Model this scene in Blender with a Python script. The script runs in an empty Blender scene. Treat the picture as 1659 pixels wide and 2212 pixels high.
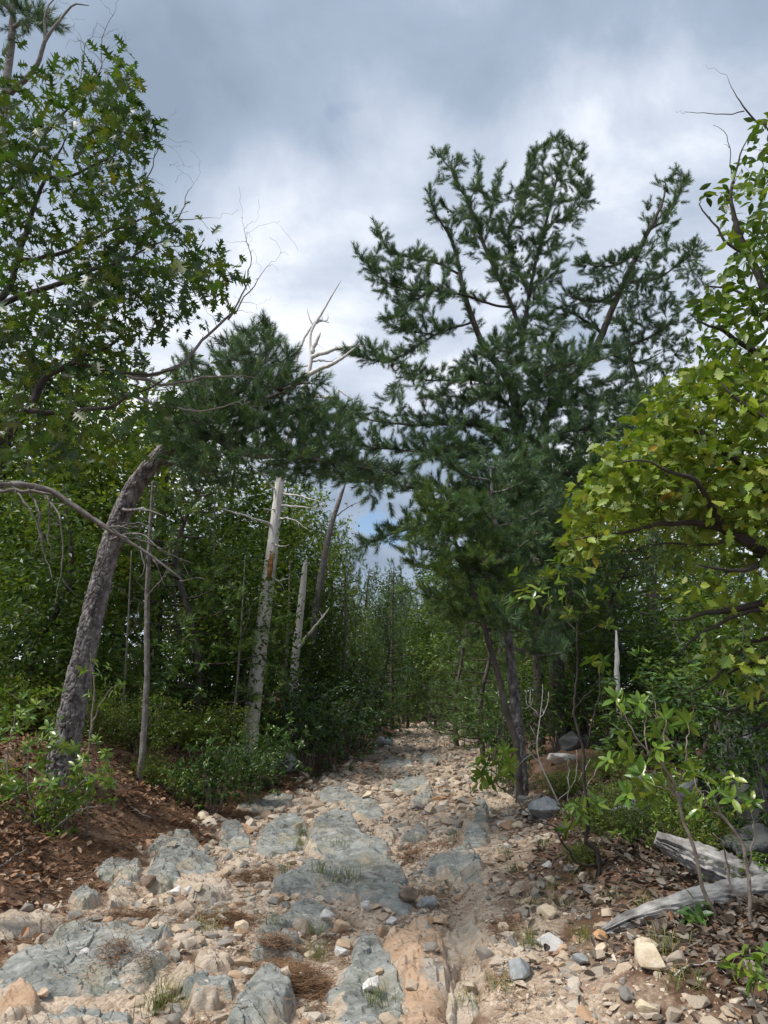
import bpy, math, random
import numpy as np
from mathutils import Matrix

random.seed(11)
rng = np.random.default_rng(11)
SC = bpy.context.scene
COL = SC.collection

# ------------------------------------------------------------------ camera, sky, sun, exposure
PITCH = math.radians(13.7)
FOC, CX, CY = 1598.0, 829.5, 1106.0          # focal length and centre, in pixels of a 1659 x 2212 picture
CAM_Z = 1.5
cam_d = bpy.data.cameras.new('camera')
cam = bpy.data.objects.new('camera', cam_d)
COL.objects.link(cam)
cam.location = (0, 0, CAM_Z)
cam.rotation_euler = (math.pi / 2 + PITCH, 0, 0)
cam_d.sensor_fit = 'VERTICAL'
cam_d.angle = 2 * math.atan(CY / FOC)
cam_d.clip_start = 0.05
cam_d.clip_end = 3000
SC.camera = cam

SUN_EL, SUN_AZ = math.radians(56), math.radians(-112)      # azimuth from +Y, negative = to the left
world = bpy.data.worlds.new('World')
SC.world = world
world.use_nodes = True
wt = world.node_tree
wt.nodes.clear()


def node(t, kind, **kw):
    n = t.nodes.new(kind)
    for k, v in kw.items():
        if k.startswith('i_'):
            n.inputs[k[2:].replace('_', ' ')].default_value = v
        else:
            setattr(n, k, v)
    return n


def math_node(t, op, a, b=None, clamp=False):
    n = t.nodes.new('ShaderNodeMath')
    n.operation = op
    n.use_clamp = clamp
    for i, v in enumerate((a, b)):
        if v is None:
            continue
        if isinstance(v, (int, float)):
            n.inputs[i].default_value = v
        else:
            t.links.new(v, n.inputs[i])
    return n.outputs[0]


def ramp(t, fac, stops, mode='LINEAR'):
    r = t.nodes.new('ShaderNodeValToRGB')
    r.color_ramp.interpolation = mode
    el = r.color_ramp.elements
    while len(el) < len(stops):
        el.new(0.5)
    for e, (p, c) in zip(el, stops):
        e.position = p
        e.color = (*c, 1) if len(c) == 3 else c
    t.links.new(fac, r.inputs[0])
    return r.outputs[0]


SKY_OFF = (34.63, 22.06, 2.70)
tc = node(wt, 'ShaderNodeTexCoord')
sep = node(wt, 'ShaderNodeSeparateXYZ')
wt.links.new(tc.outputs['Generated'], sep.inputs[0])
zz = math_node(wt, 'ADD', math_node(wt, 'MAXIMUM', sep.outputs[2], 0.0), 0.35)
cmb = node(wt, 'ShaderNodeCombineXYZ')
wt.links.new(math_node(wt, 'DIVIDE', sep.outputs[0], zz), cmb.inputs[0])
wt.links.new(math_node(wt, 'DIVIDE', sep.outputs[1], zz), cmb.inputs[1])
mp = node(wt, 'ShaderNodeMapping')
mp.inputs['Location'].default_value = SKY_OFF
wt.links.new(cmb.outputs[0], mp.inputs[0])
n1 = node(wt, 'ShaderNodeTexNoise', i_Scale=1.05, i_Detail=3.0, i_Roughness=0.5, i_Distortion=0.3)
n2 = node(wt, 'ShaderNodeTexNoise', i_Scale=3.4, i_Detail=6.0, i_Roughness=0.54, i_Distortion=0.25)
n3 = node(wt, 'ShaderNodeTexNoise', i_Scale=2.1, i_Detail=4.0, i_Roughness=0.55)
for n in (n1, n2):
    wt.links.new(mp.outputs[0], n.inputs['Vector'])
mp3 = node(wt, 'ShaderNodeMapping')
mp3.inputs['Location'].default_value = (36.840, 1.681, 1.342)
wt.links.new(cmb.outputs[0], mp3.inputs[0])
wt.links.new(mp3.outputs[0], n3.inputs['Vector'])
bri = math_node(wt, 'ADD', math_node(wt, 'MULTIPLY', n1.outputs[0], 0.64), math_node(wt, 'MULTIPLY', n2.outputs[0], 0.36))
cloud = ramp(wt, bri, [(0.37, (.155, .195, .255)), (0.445, (.21, .255, .325)), (0.515, (.35, .385, .45)), (0.585, (.60, .615, .65))])
sky = node(wt, 'ShaderNodeTexSky', sky_type='NISHITA', sun_disc=False)
sky.sun_elevation = SUN_EL
sky.sun_rotation = SUN_AZ
sky.altitude = 400
b_sky = node(wt, 'ShaderNodeBackground', i_Strength=0.08)
wt.links.new(sky.outputs[0], b_sky.inputs[0])
b_cl = node(wt, 'ShaderNodeBackground', i_Strength=1.0)
wt.links.new(cloud, b_cl.inputs[0])
gap = ramp(wt, n3.outputs[0], [(0.32, (0, 0, 0)), (0.365, (1, 1, 1))])
mx = node(wt, 'ShaderNodeMixShader')
wt.links.new(gap, mx.inputs[0])
wt.links.new(b_sky.outputs[0], mx.inputs[1])
wt.links.new(b_cl.outputs[0], mx.inputs[2])
wo = node(wt, 'ShaderNodeOutputWorld')
wt.links.new(mx.outputs[0], wo.inputs[0])

sun_d = bpy.data.lights.new('sun', 'SUN')
sun_d.energy = 2.2
sun_d.angle = math.radians(14)
sun_d.color = (1.0, 0.96, 0.90)
sun = bpy.data.objects.new('sun', sun_d)
COL.objects.link(sun)
sun.rotation_euler = (math.pi / 2 - SUN_EL, 0, -SUN_AZ + math.pi)
# the lamp shines along its -Z: tilt about X, then turn so that light comes from azimuth SUN_AZ
sun.rotation_euler = (-(math.pi / 2 - SUN_EL), 0, -SUN_AZ)

SC.view_settings.view_transform = 'Standard'
SC.view_settings.look = 'None'
SC.view_settings.exposure = 1.0
SC.view_settings.gamma = 1.0
SC.view_settings.use_curve_mapping = False
SC.cycles.max_bounces = 6
SC.cycles.diffuse_bounces = 3
SC.cycles.glossy_bounces = 2
SC.cycles.transmission_bounces = 3
SC.cycles.transparent_max_bounces = 4
SC.cycles.use_denoising = True

CT, ST = math.cos(PITCH), math.sin(PITCH)


# ------------------------------------------------------------------ numeric helpers
def ray(px, py):
    xc, yc = (px - CX) / FOC, (CY - py) / FOC
    return np.array([xc, CT - yc * ST, ST + yc * CT])


def at(px, py, Y):
    d = ray(px, py)
    return np.array([0, 0, CAM_Z]) + d * (Y / d[1])


def smooth(a, b, x):
    t = np.clip((x - a) / (b - a), 0, 1)
    return t * t * (3 - 2 * t)


_perm = np.random.default_rng(5).permutation(4096)
_grad = np.random.default_rng(6).uniform(-1, 1, 4096)


def vnoise(x, y, seed=0):
    xi, yi = np.floor(x).astype(int), np.floor(y).astype(int)
    fx, fy = x - xi, y - yi
    ux, uy = fx * fx * fx * (fx * (fx * 6 - 15) + 10), fy * fy * fy * (fy * (fy * 6 - 15) + 10)

    def g(a, b):
        return _grad[_perm[(_perm[(a + seed * 131) & 4095] + b) & 4095]]
    return (g(xi, yi) * (1 - ux) + g(xi + 1, yi) * ux) * (1 - uy) + (g(xi, yi + 1) * (1 - ux) + g(xi + 1, yi + 1) * ux) * uy


def fbm(x, y, octaves=4, seed=0, gain=0.5):
    s, a, f = 0, 1.0, 1.0
    for o in range(octaves):
        s = s + a * vnoise(x * f, y * f, seed + o * 7)
        a *= gain
        f *= 2.03
    return s


def trail_x(Y):
    return np.interp(Y, [0, 3.9, 5.4, 6.6, 8.7, 12.8, 17.9, 24.7, 37, 60, 500], [-.6, -.62, -.68, -.72, -.43, .15, .8, 1.63, 2.8, 8, 100])


def trail_w(Y):
    return np.interp(Y, [0, 4, 6, 12, 20, 37, 500], [1.55, 1.6, 1.68, 1.62, 1.5, 1.65, 1.65])


def edge_noise(Y, seed):
    return 0.16 * fbm(Y * 0.9, Y * 0 + 3.3, 3, seed)


def side(x, y):
    """metres outside the trail's left edge and right edge (negative inside)"""
    s = x - trail_x(y)
    w = trail_w(y)
    return -s - w + edge_noise(y, 3), s - w + edge_noise(y, 9)


def height(x, y):
    x = np.asarray(x, float)
    y = np.asarray(y, float)
    l, r = side(x, y)
    fade = 1 - 0.9 * smooth(40, 60, y)
    left = 0.86 * smooth(-0.15, 2.0, l) + 0.35 * smooth(1.2, 5, l) + 0.07 * np.clip(l - 3, 0, 20)
    rh = np.interp(y, [0, 5, 8, 11, 30], [0.26, 0.3, 0.42, 0.55, 0.4])
    right = rh * smooth(-0.2, 1.5, r) + 0.16 * smooth(1.2, 4, r) - 0.09 * np.clip(r - 6, 0, 40)
    z = (left + right) * fade
    inside = 1 - smooth(-0.3, 0.3, np.maximum(l, r))
    z = z + 0.05 * fbm(x * 0.8, y * 0.8, 4, 21) + (1 - inside) * 0.05 * fbm(x * 2.2, y * 2.2, 3, 31)
    z = z + inside * (0.035 * fbm(x * 2.6, y * 2.6, 4, 41) + 0.012 * fbm(x * 11, y * 11, 2, 43))
    rut = np.interp(y, [3, 4.2, 5.4, 6.5, 7.5], [.30, .40, .52, .6, .7])
    z = z - 0.10 * np.exp(-((x - rut) / 0.11) ** 2) * smooth(8.0, 6.5, y)
    z = z - 0.03
    return z


def hz(x, y):
    return float(height(np.array([x]), np.array([y]))[0])


def gpt(px, py, dz=0.0):
    """where the sight line through a pixel meets the ground (raised by dz)"""
    d = ray(px, py)
    t = np.concatenate([np.arange(1.5, 9, .012), np.arange(9, 70, .06)])
    P = np.array([0, 0, CAM_Z]) + t[:, None] * d
    below = np.nonzero(P[:, 2] < height(P[:, 0], P[:, 1]) + dz)[0]
    k = below[0] if len(below) else len(t) - 1
    p = P[k]
    return np.array([p[0], p[1], hz(p[0], p[1])])


def unit(v):
    v = np.asarray(v, float)
    return v / (np.linalg.norm(v, axis=-1, keepdims=True) + 1e-9)


# ------------------------------------------------------------------ mesh helpers
class MB:
    def __init__(self):
        self.v, self.f, self.n = [], {3: [], 4: []}, 0
        self.mi = {3: [], 4: []}

    def add(self, v, f, mi=0):
        v = np.asarray(v, float).reshape(-1, 3)
        f = np.asarray(f, int)
        self.f[f.shape[1]].append(f + self.n)
        self.mi[f.shape[1]].append(np.full(len(f), mi, int))
        self.v.append(v)
        self.n += len(v)

    def mesh(self, name, mats, smooth_shade=True):
        me = bpy.data.meshes.new(name)
        V = np.concatenate(self.v) if self.v else np.zeros((0, 3))
        me.vertices.add(len(V))
        me.vertices.foreach_set('co', V.astype(np.float32).ravel())
        loops, starts, mis, st = [], [], [], 0
        for k in (3, 4):
            if self.f[k]:
                F = np.concatenate(self.f[k])
                loops.append(F.ravel())
                starts.append(st + np.arange(len(F)) * k)
                mis.append(np.concatenate(self.mi[k]))
                st += F.size
        if loops:
            L = np.concatenate(loops)
            S = np.concatenate(starts)
            M = np.concatenate(mis)
            me.loops.add(len(L))
            me.loops.foreach_set('vertex_index', L.astype(np.int32))
            me.polygons.add(len(S))
            me.polygons.foreach_set('loop_start', S.astype(np.int32))
            me.polygons.foreach_set('material_index', M.astype(np.int32))
            me.polygons.foreach_set('use_smooth', np.full(len(S), smooth_shade, bool))
        for m in (mats if isinstance(mats, (list, tuple)) else [mats]):
            me.materials.append(m)
        me.update(calc_edges=True)
        me.validate()
        return me


def obj(name, me, parent=None, loc=None):
    o = bpy.data.objects.new(name, me)
    COL.objects.link(o)
    if parent is not None:
        o.parent = parent
    if loc is not None:
        o.location = loc
    return o


def tag(o, label=None, cat=None, group=None, kind=None):
    if label:
        o['label'] = label
    if cat:
        o['category'] = cat
    if group:
        o['group'] = group
    if kind:
        o['kind'] = kind
    return o


def thing(name, loc, label, cat, group=None):
    o = obj(name, None, None, [float(c) for c in loc])
    o.empty_display_size = 0.2
    return tag(o, label, cat, group)


def copy_tree(src, loc, rz, scale, label, group):
    r = src.copy()
    COL.objects.link(r)
    r.location = loc
    r.rotation_euler = (0, 0, rz)
    r.scale = scale
    r['label'] = label
    if group:
        r['group'] = group
    for ch in src.children:
        c = ch.copy()
        COL.objects.link(c)
        c.parent = r
    return r


def frames(P):
    """parallel-transport frames along a polyline"""
    T = np.gradient(P, axis=0)
    T = unit(T)
    a = np.array([0, 0, 1.0]) if abs(T[0][2]) < 0.9 else np.array([1.0, 0, 0])
    u = unit(np.cross(T[0], a))
    U = [u]
    for k in range(1, len(P)):
        u = u - T[k] * np.dot(u, T[k])
        u = u / (np.linalg.norm(u) + 1e-9)
        U.append(u)
    U = np.array(U)
    return T, U, np.cross(T, U)


def tube(mb, P, R, n=6, mi=0):
    P = np.asarray(P, float)
    R = np.asarray(R, float)
    T, U, W = frames(P)
    a = np.arange(n) * 2 * math.pi / n
    ring = np.cos(a)[None, :, None] * U[:, None] + np.sin(a)[None, :, None] * W[:, None]
    V = P[:, None] + ring * R[:, None, None]
    k = len(P)
    i = np.arange(k - 1)[:, None] * n
    j = np.arange(n)[None]
    j2 = (j + 1) % n
    F = np.stack([i + j, i + j2, i + n + j2, i + n + j], -1).reshape(-1, 4)
    V = np.concatenate([V.reshape(-1, 3), P[:1] - T[:1] * R[0] * 0.3, P[-1:] + T[-1:] * R[-1] * 0.5])
    mb.add(V, F, mi)
    base = mb.n - len(V)
    c0, c1 = base + k * n, base + k * n + 1
    jj = np.arange(n)
    mb.f[3].append(np.stack([np.full(n, c0), base + (jj + 1) % n, base + jj], -1))
    mb.mi[3].append(np.full(n, mi, int))
    e = base + (k - 1) * n
    mb.f[3].append(np.stack([np.full(n, c1), e + jj, e + (jj + 1) % n], -1))
    mb.mi[3].append(np.full(n, mi, int))


def spline(P, per=6):
    """Catmull-Rom through P (N x d)"""
    P = np.asarray(P, float)
    if len(P) < 3:
        t = np.linspace(0, 1, per + 1)[:, None]
        return P[0] * (1 - t) + P[-1] * t
    Q = np.concatenate([[2 * P[0] - P[1]], P, [2 * P[-1] - P[-2]]])
    out = []
    for k in range(1, len(Q) - 2):
        t = np.arange(per)[:, None] / per
        a, b, c, d = Q[k - 1], Q[k], Q[k + 1], Q[k + 2]
        out.append(0.5 * (2 * b + (c - a) * t + (2 * a - 5 * b + 4 * c - d) * t ** 2 + (3 * b - a - 3 * c + d) * t ** 3))
    out.append(P[-1:])
    return np.concatenate(out)


def wiggle(P, amp):
    P = P.copy()
    n = len(P)
    w = np.cumsum(rng.normal(0, 1, (n, 3)), axis=0)
    w -= np.linspace(0, 1, n)[:, None] * w[-1]
    return P + w * amp / max(1, math.sqrt(n))


def trunk_mesh(mb, P, R, n=56, step=0.015, cell=(0.055, 0.10), depth=0.018, seed=1, mi=0, rough=0.004):
    """bark built as real plates: cells with grooves between them pressed into a tube"""
    P = np.asarray(P, float)
    C = spline(np.column_stack([P, R]), 14)
    L = np.concatenate([[0], np.cumsum(np.linalg.norm(np.diff(C[:, :3], axis=0), axis=1))])
    m = max(8, int(L[-1] / step))
    s = np.linspace(0, L[-1], m)
    D = np.stack([np.interp(s, L, C[:, k]) for k in range(4)], -1)
    T, U, W = frames(D[:, :3])
    rm = float(np.mean(R))
    na = max(5, int(2 * math.pi * rm / cell[0]))
    a = np.arange(n) / n
    S, A = np.meshgrid(s / cell[1], a * na, indexing='ij')
    r2 = np.random.default_rng(seed)
    rows = int(S.max()) + 3
    jx, jy, jh = r2.uniform(0, 1, (rows, na)), r2.uniform(0, 1, (rows, na)), r2.uniform(0, 1, (rows, na))
    S = S + 0.35 * vnoise(A * 1.3, S * 1.5, seed) + .2 * vnoise(A * 4, S * 4, seed + 5)
    A = A + 0.35 * vnoise(A * 1.4 + 9, S * 1.2, seed + 1) + .2 * vnoise(A * 4 + 3, S * 4, seed + 6)
    si, ai = np.floor(S).astype(int), np.floor(A).astype(int)
    d1 = np.full(S.shape, 9.0)
    d2 = np.full(S.shape, 9.0)
    hh = np.zeros(S.shape)
    for ds in (-1, 0, 1):
        for da in (-1, 0, 1):
            ri, ci = np.clip(si + ds, 0, rows - 1), (ai + da) % na
            dd = np.hypot(si + ds + jy[ri, ci] - S, ai + da + jx[ri, ci] - A)
            closer = dd < d1
            d2 = np.where(closer, d1, np.minimum(d2, dd))
            hh = np.where(closer, jh[ri, ci], hh)
            d1 = np.where(closer, dd, d1)
    g = smooth(0.02, 0.26, d2 - d1)
    disp = depth * (g * (0.55 + 0.6 * hh) - 0.7) + rough * vnoise(A * 6, S * 6, seed + 3)
    scale = np.clip(D[:, 3] / rm, 0.25, 1.3)[:, None]
    rad = D[:, 3][:, None] + disp * scale
    an = a * 2 * math.pi
    ring = np.cos(an)[None, :, None] * U[:, None] + np.sin(an)[None, :, None] * W[:, None]
    V = D[:, None, :3] + ring * rad[..., None]
    i = np.arange(m - 1)[:, None] * n
    j = np.arange(n)[None]
    j2 = (j + 1) % n
    mb.add(V.reshape(-1, 3), np.stack([i + j, i + j2, i + n + j2, i + n + j], -1).reshape(-1, 4), mi)
    base = mb.n - m * n
    e = base + (m - 1) * n
    mb.add(D[-1:, :3], np.zeros((0, 3), int))
    jj = np.arange(n)
    mb.f[3].append(np.stack([np.full(n, mb.n - 1), e + jj, e + (jj + 1) % n], -1))
    mb.mi[3].append(np.full(n, mi, int))
    return D


def scatter(mb, tv, tf, pos, axis, normal, scale, mi=0):
    """many copies of a template (its length along +Y, its face along +Z) in one go"""
    pos = np.asarray(pos, float)
    if len(pos) == 0:
        return
    a = unit(axis)
    nrm = np.asarray(normal, float)
    x = unit(np.cross(a, nrm))
    z = np.cross(x, a)
    scale = np.asarray(scale, float)
    if scale.ndim == 1:
        scale = np.repeat(scale[:, None], 3, 1)
    V = (pos[:, None] + tv[None, :, 0:1] * scale[:, None, 0:1] * x[:, None] + tv[None, :, 1:2] * scale[:, None, 1:2] * a[:, None]
         + tv[None, :, 2:3] * scale[:, None, 2:3] * z[:, None])
    F = tf[None] + (np.arange(len(pos)) * len(tv))[:, None, None]
    mb.add(V.reshape(-1, 3), F.reshape(-1, tf.shape[1]), mi)


def leaf_from_outline(us, vs, fold=0.12, droop=0.15):
    """a leaf: midrib and two lobed halves, folded along the rib and drooping towards the tip"""
    us, vs = np.array(us), np.array(vs)
    k = len(us)
    rib = np.stack([0 * us, us, -droop * us ** 2], -1)
    rt = np.stack([vs, us, fold * vs - droop * us ** 2], -1)
    lf = rt * [-1, 1, 1]
    V = np.concatenate([rib, rt, lf])
    F = []
    for i in range(k - 1):
        F += [(i, k + i, k + i + 1), (i, k + i + 1, i + 1), (i, 2 * k + i + 1, 2 * k + i), (i, i + 1, 2 * k + i + 1)]
    return V, np.array(F)


def oak_leaf():
    # rib stations with sinus / lobe points; lobes point forward
    rib = [0, .12, .30, .46, .62, .78, 1.0]
    side_pts = [(0.12, .03), (.27, .26), (.31, .08), (.52, .44), (.48, .09), (.60, .10), (.80, .40), (.70, .10), (.90, .18), (.88, .08), (1.0, .0)]
    V = [(0, 0, 0)] + [(0, u, -0.12 * u * u) for u in rib[1:]]
    F = []
    for s in (1, -1):
        b = len(V)
        V += [(s * v, u, 0.14 * v - 0.12 * u * u) for u, v in side_pts]
        tri = [(0, 'a0', 1), ('a0', 'a1', 'a2'), (1, 'a0', 2), ('a0', 'a2', 2), (2, 'a2', 3), ('a2', 'a3', 'a4'), ('a2', 'a4', 3), (3, 'a4', 'a5'), (3, 'a5', 4),
               ('a5', 'a6', 'a7'), (4, 'a5', 'a7'), (4, 'a7', 5), ('a7', 'a8', 'a9'), (5, 'a7', 'a9'), (5, 'a9', 6)]
        for t in tri:
            t = tuple(b + int(q[1:]) if isinstance(q, str) else q for q in t)
            F.append(t if s > 0 else t[::-1])
    return np.array(V, float), np.array(F)


OAK = oak_leaf()


def shallow_leaf():
    us = [0, .10, .24, .32, .44, .52, .66, .74, .86, 1.0]
    vs = [.01, .07, .24, .17, .36, .22, .34, .17, .16, 0]
    return leaf_from_outline(us, vs, .18, .22)


BROAD = shallow_leaf()
ELL = leaf_from_outline([0, .12, .35, .62, .86, 1.0], [.01, .09, .17, .18, .09, 0], 0.25, 0.22)
OVA = leaf_from_outline([0, .10, .30, .55, .80, 1.0], [.01, .08, .19, .22, .12, 0], 0.15, 0.25)
SML = (np.array([(0, 0, 0), (.24, .45, .05), (0, 1, -.1), (-.24, .45, .05)], float), np.array([(0, 1, 2), (0, 2, 3)]))
CURL = leaf_from_outline([0, .2, .5, .8, 1.0], [.02, .24, .34, .24, 0], 0.5, -0.25)


def needle_shoot(n=40, seed=0, spread=0.9, w=0.022, ln=0.55):
    r2 = np.random.default_rng(seed)
    V, F = [], []
    for k in range(n):
        t = r2.uniform(0.05, 1.0) ** 0.8
        a = r2.uniform(0, 2 * math.pi)
        sp = spread * r2.uniform(.6, 1.15) * (1.15 - 0.65 * t)
        d = np.array([math.cos(a) * math.sin(sp), math.cos(sp), math.sin(a) * math.sin(sp)])
        s = unit(np.cross(d, [math.sin(a * 3), .3, math.cos(a * 5)])) * w
        b = np.array([0, t, 0])
        l = ln * r2.uniform(.75, 1.15)
        V += [b - s, b + s, b + d * l + np.array([0, .03, 0])]
        F.append((3 * k, 3 * k + 1, 3 * k + 2))
    return np.array(V), np.array(F)


SHOOT = needle_shoot(84, 1, spread=1.05, w=0.016, ln=.5)
SHOOT_LO = needle_shoot(34, 2, spread=1.0, w=0.024, ln=.55)


# ------------------------------------------------------------------ materials
def new_mat(name):
    m = bpy.data.materials.new(name)
    m.use_nodes = True
    t = m.node_tree
    t.nodes.clear()
    out = t.nodes.new('ShaderNodeOutputMaterial')
    return m, t, out


def bump(t, h, strength, dist):
    b = node(t, 'ShaderNodeBump')
    b.inputs['Strength'].default_value = strength
    b.inputs['Distance'].default_value = dist
    t.links.new(h, b.inputs['Height'])
    return b.outputs[0]


def leaf_mat(name, stops, rough=0.42, trans=0.35, warm=(1.25, 1.15, .5), spec=0.5, single=False, clump=0.0, per_tree=True):
    m, t, out = new_mat(name)
    g = node(t, 'ShaderNodeNewGeometry')
    c = ramp(t, node(t, 'ShaderNodeObjectInfo').outputs['Random'] if single else g.outputs['Random Per Island'], stops)
    v = ramp(t, node(t, 'ShaderNodeObjectInfo').outputs['Random'] if per_tree is True else node(t, 'ShaderNodeValue').outputs[0], [(0, (.72, .78, .8) if per_tree is True else (1, 1, 1)), (.35, (1.0, 1.0, 1.0)), (.7, (1.12, 1.08, .9)), (1, (1.4, 1.3, 1.0))])
    if clump:
        gc = node(t, 'ShaderNodeTexCoord')
        nc = node(t, 'ShaderNodeTexNoise', i_Scale=clump, i_Detail=2.0)
        t.links.new(gc.outputs['Object'], nc.inputs['Vector'])
        vc = ramp(t, nc.outputs[0], [(.32, (.55, .6, .65)), (.5, (1.0, 1.0, 1.0)), (.68, (1.7, 1.6, 1.25))])
        m0 = node(t, 'ShaderNodeMix', data_type='RGBA', blend_type='MULTIPLY')
        m0.inputs[0].default_value = 1
        t.links.new(v, m0.inputs[6])
        t.links.new(vc, m0.inputs[7])
        v = m0.outputs[2]
    if not single and per_tree:
        m1 = node(t, 'ShaderNodeMix', data_type='RGBA', blend_type='MULTIPLY')
        m1.inputs[0].default_value = 1
        t.links.new(c, m1.inputs[6])
        t.links.new(v, m1.inputs[7])
        c = m1.outputs[2]
    p = node(t, 'ShaderNodeBsdfPrincipled')
    p.inputs['Roughness'].default_value = rough
    p.inputs['Specular IOR Level'].default_value = spec
    t.links.new(c, p.inputs['Base Color'])
    tr = node(t, 'ShaderNodeBsdfTranslucent')
    mul = node(t, 'ShaderNodeMix', data_type='RGBA', blend_type='MULTIPLY')
    mul.inputs[0].default_value = 1
    t.links.new(c, mul.inputs[6])
    mul.inputs[7].default_value = (*warm, 1)
    t.links.new(mul.outputs[2], tr.inputs[0])
    mix = node(t, 'ShaderNodeMixShader')
    mix.inputs[0].default_value = trans
    t.links.new(p.outputs[0], mix.inputs[1])
    t.links.new(tr.outputs[0], mix.inputs[2])
    t.links.new(mix.outputs[0], out.inputs[0])
    return m


def surf_mat(name, stops, scale=8, detail=5, rough=0.85, stretch=(1, 1, 1), bump_s=0.5, bump_d=0.01, bump_scale=None, second=None, per='none', per_stops=None, spec=0.3):
    """noise-coloured solid with fine relief; second=(scale, lo, hi, colour) lays patches of another colour over it"""
    m, t, out = new_mat(name)
    tcn = node(t, 'ShaderNodeTexCoord')
    mpn = node(t, 'ShaderNodeMapping')
    mpn.inputs['Scale'].default_value = stretch
    t.links.new(tcn.outputs['Object'], mpn.inputs[0])
    n = node(t, 'ShaderNodeTexNoise', i_Scale=scale, i_Detail=detail, i_Roughness=0.6)
    t.links.new(mpn.outputs[0], n.inputs['Vector'])
    c = ramp(t, n.outputs[0], stops)
    if per != 'none':
        src = node(t, 'ShaderNodeObjectInfo').outputs['Random'] if per == 'object' else node(t, 'ShaderNodeNewGeometry').outputs['Random Per Island']
        pc = ramp(t, src, per_stops)
        mm = node(t, 'ShaderNodeMix', data_type='RGBA', blend_type='MULTIPLY')
        mm.inputs[0].default_value = 1
        t.links.new(c, mm.inputs[6])
        t.links.new(pc, mm.inputs[7])
        c = mm.outputs[2]
    for (s2, lo, hi, col2) in (second or []):
        n2_ = node(t, 'ShaderNodeTexNoise', i_Scale=s2, i_Detail=4.0, i_Roughness=0.6)
        t.links.new(mpn.outputs[0], n2_.inputs['Vector'])
        f = ramp(t, n2_.outputs[0], [(lo, (0, 0, 0)), (hi, (1, 1, 1))])
        mm = node(t, 'ShaderNodeMix', data_type='RGBA')
        t.links.new(f, mm.inputs[0])
        t.links.new(c, mm.inputs[6])
        mm.inputs[7].default_value = (*col2, 1)
        c = mm.outputs[2]
    p = node(t, 'ShaderNodeBsdfPrincipled')
    p.inputs['Roughness'].default_value = rough
    p.inputs['Specular IOR Level'].default_value = spec
    t.links.new(c, p.inputs['Base Color'])
    if bump_s:
        nb = node(t, 'ShaderNodeTexNoise', i_Scale=bump_scale or scale * 3, i_Detail=6.0, i_Roughness=0.65)
        t.links.new(mpn.outputs[0], nb.inputs['Vector'])
        t.links.new(bump(t, nb.outputs[0], bump_s, bump_d), p.inputs['Normal'])
    t.links.new(p.outputs[0], out.inputs[0])
    return m


M = {}
M['oak'] = leaf_mat('oak_leaves', [(0, (0.024, 0.062, 0.014)), (.45, (0.041, 0.088, 0.018)), (.8, (0.061, 0.104, 0.020)), (1, (0.089, 0.108, 0.026))], trans=.42, clump=3.0, per_tree='clump')
M['shrub_oak'] = leaf_mat('yellow_green_leaves', [(0, (0.099, 0.168, 0.021)), (.4, (0.154, 0.232, 0.029)), (.75, (0.213, 0.281, 0.037)), (.985, (0.278, 0.296, 0.057)), (1, (0.397, 0.218, 0.032))], trans=.3, rough=.5, spec=.5, warm=(1.05, 1.1, .5), clump=3.0, per_tree='clump')
M['hickory'] = leaf_mat('ovate_leaves', [(0, (0.051, 0.102, 0.016)), (.5, (0.087, 0.153, 0.022)), (1, (0.163, 0.219, 0.032))], trans=.42, warm=(1.1, 1.15, .5), clump=3.0, per_tree='clump')
M['laurel'] = leaf_mat('laurel_leaves', [(0, (0.084, 0.180, 0.024)), (.5, (0.156, 0.264, 0.036)), (1, (0.288, 0.348, 0.060))], trans=.28, rough=.3, spec=.6)
M['laurel_single'] = leaf_mat('laurel_leaf', [(0, (0.073, 0.161, 0.019)), (.5, (0.135, 0.237, 0.029)), (1, (0.249, 0.312, 0.048))], trans=.28, rough=.3, spec=.6, single=True)
M['laurel_dark'] = leaf_mat('dark_laurel_leaves', [(0, (0.034, 0.087, 0.021)), (.5, (0.064, 0.128, 0.029)), (1, (0.116, 0.186, 0.041))], trans=.3, rough=.36, clump=3.0)
M['laurel_dark_single'] = leaf_mat('dark_laurel_leaf', [(0, (0.043, 0.109, 0.026)), (.5, (0.080, 0.160, 0.036)), (1, (0.145, 0.232, 0.051))], trans=.3, rough=.36, single=True)
M['heath'] = leaf_mat('huckleberry_leaves', [(0, (0.050, 0.099, 0.012)), (.5, (0.085, 0.144, 0.018)), (1, (0.150, 0.182, 0.031))], trans=.4, clump=4.0)
M['wood_leaf'] = leaf_mat('forest_leaves', [(0, (0.036, 0.082, 0.015)), (.5, (0.062, 0.120, 0.021)), (1, (0.123, 0.186, 0.037))], trans=.42, clump=1.6)
M['wood_leaf_b'] = leaf_mat('light_forest_leaves', [(0, (0.072, 0.130, 0.022)), (.5, (0.130, 0.208, 0.030)), (1, (0.221, 0.273, 0.048))], trans=.45, clump=1.6)
M['needle'] = leaf_mat('pine_needles', [(0, (0.043, 0.104, 0.049)), (.5, (0.067, 0.145, 0.061)), (.86, (0.102, 0.181, 0.065)), (1, (0.203, 0.160, 0.072))], trans=.18, rough=.5, warm=(1.2, 1.1, .6), clump=5.0, per_tree='clump')
M['needle_b'] = leaf_mat('young_pine_needles', [(0, (0.058, 0.128, 0.032)), (.5, (0.094, 0.174, 0.043)), (.9, (0.145, 0.217, 0.051)), (1, (0.232, 0.189, 0.072))], trans=.2, rough=.5, warm=(1.2, 1.1, .6), clump=5.0, per_tree='clump')
M['grass'] = leaf_mat('grass_blades', [(0, (.10, .15, .03)), (.6, (.16, .20, .05)), (1, (.36, .31, .15))], trans=.3, rough=.6)
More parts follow.
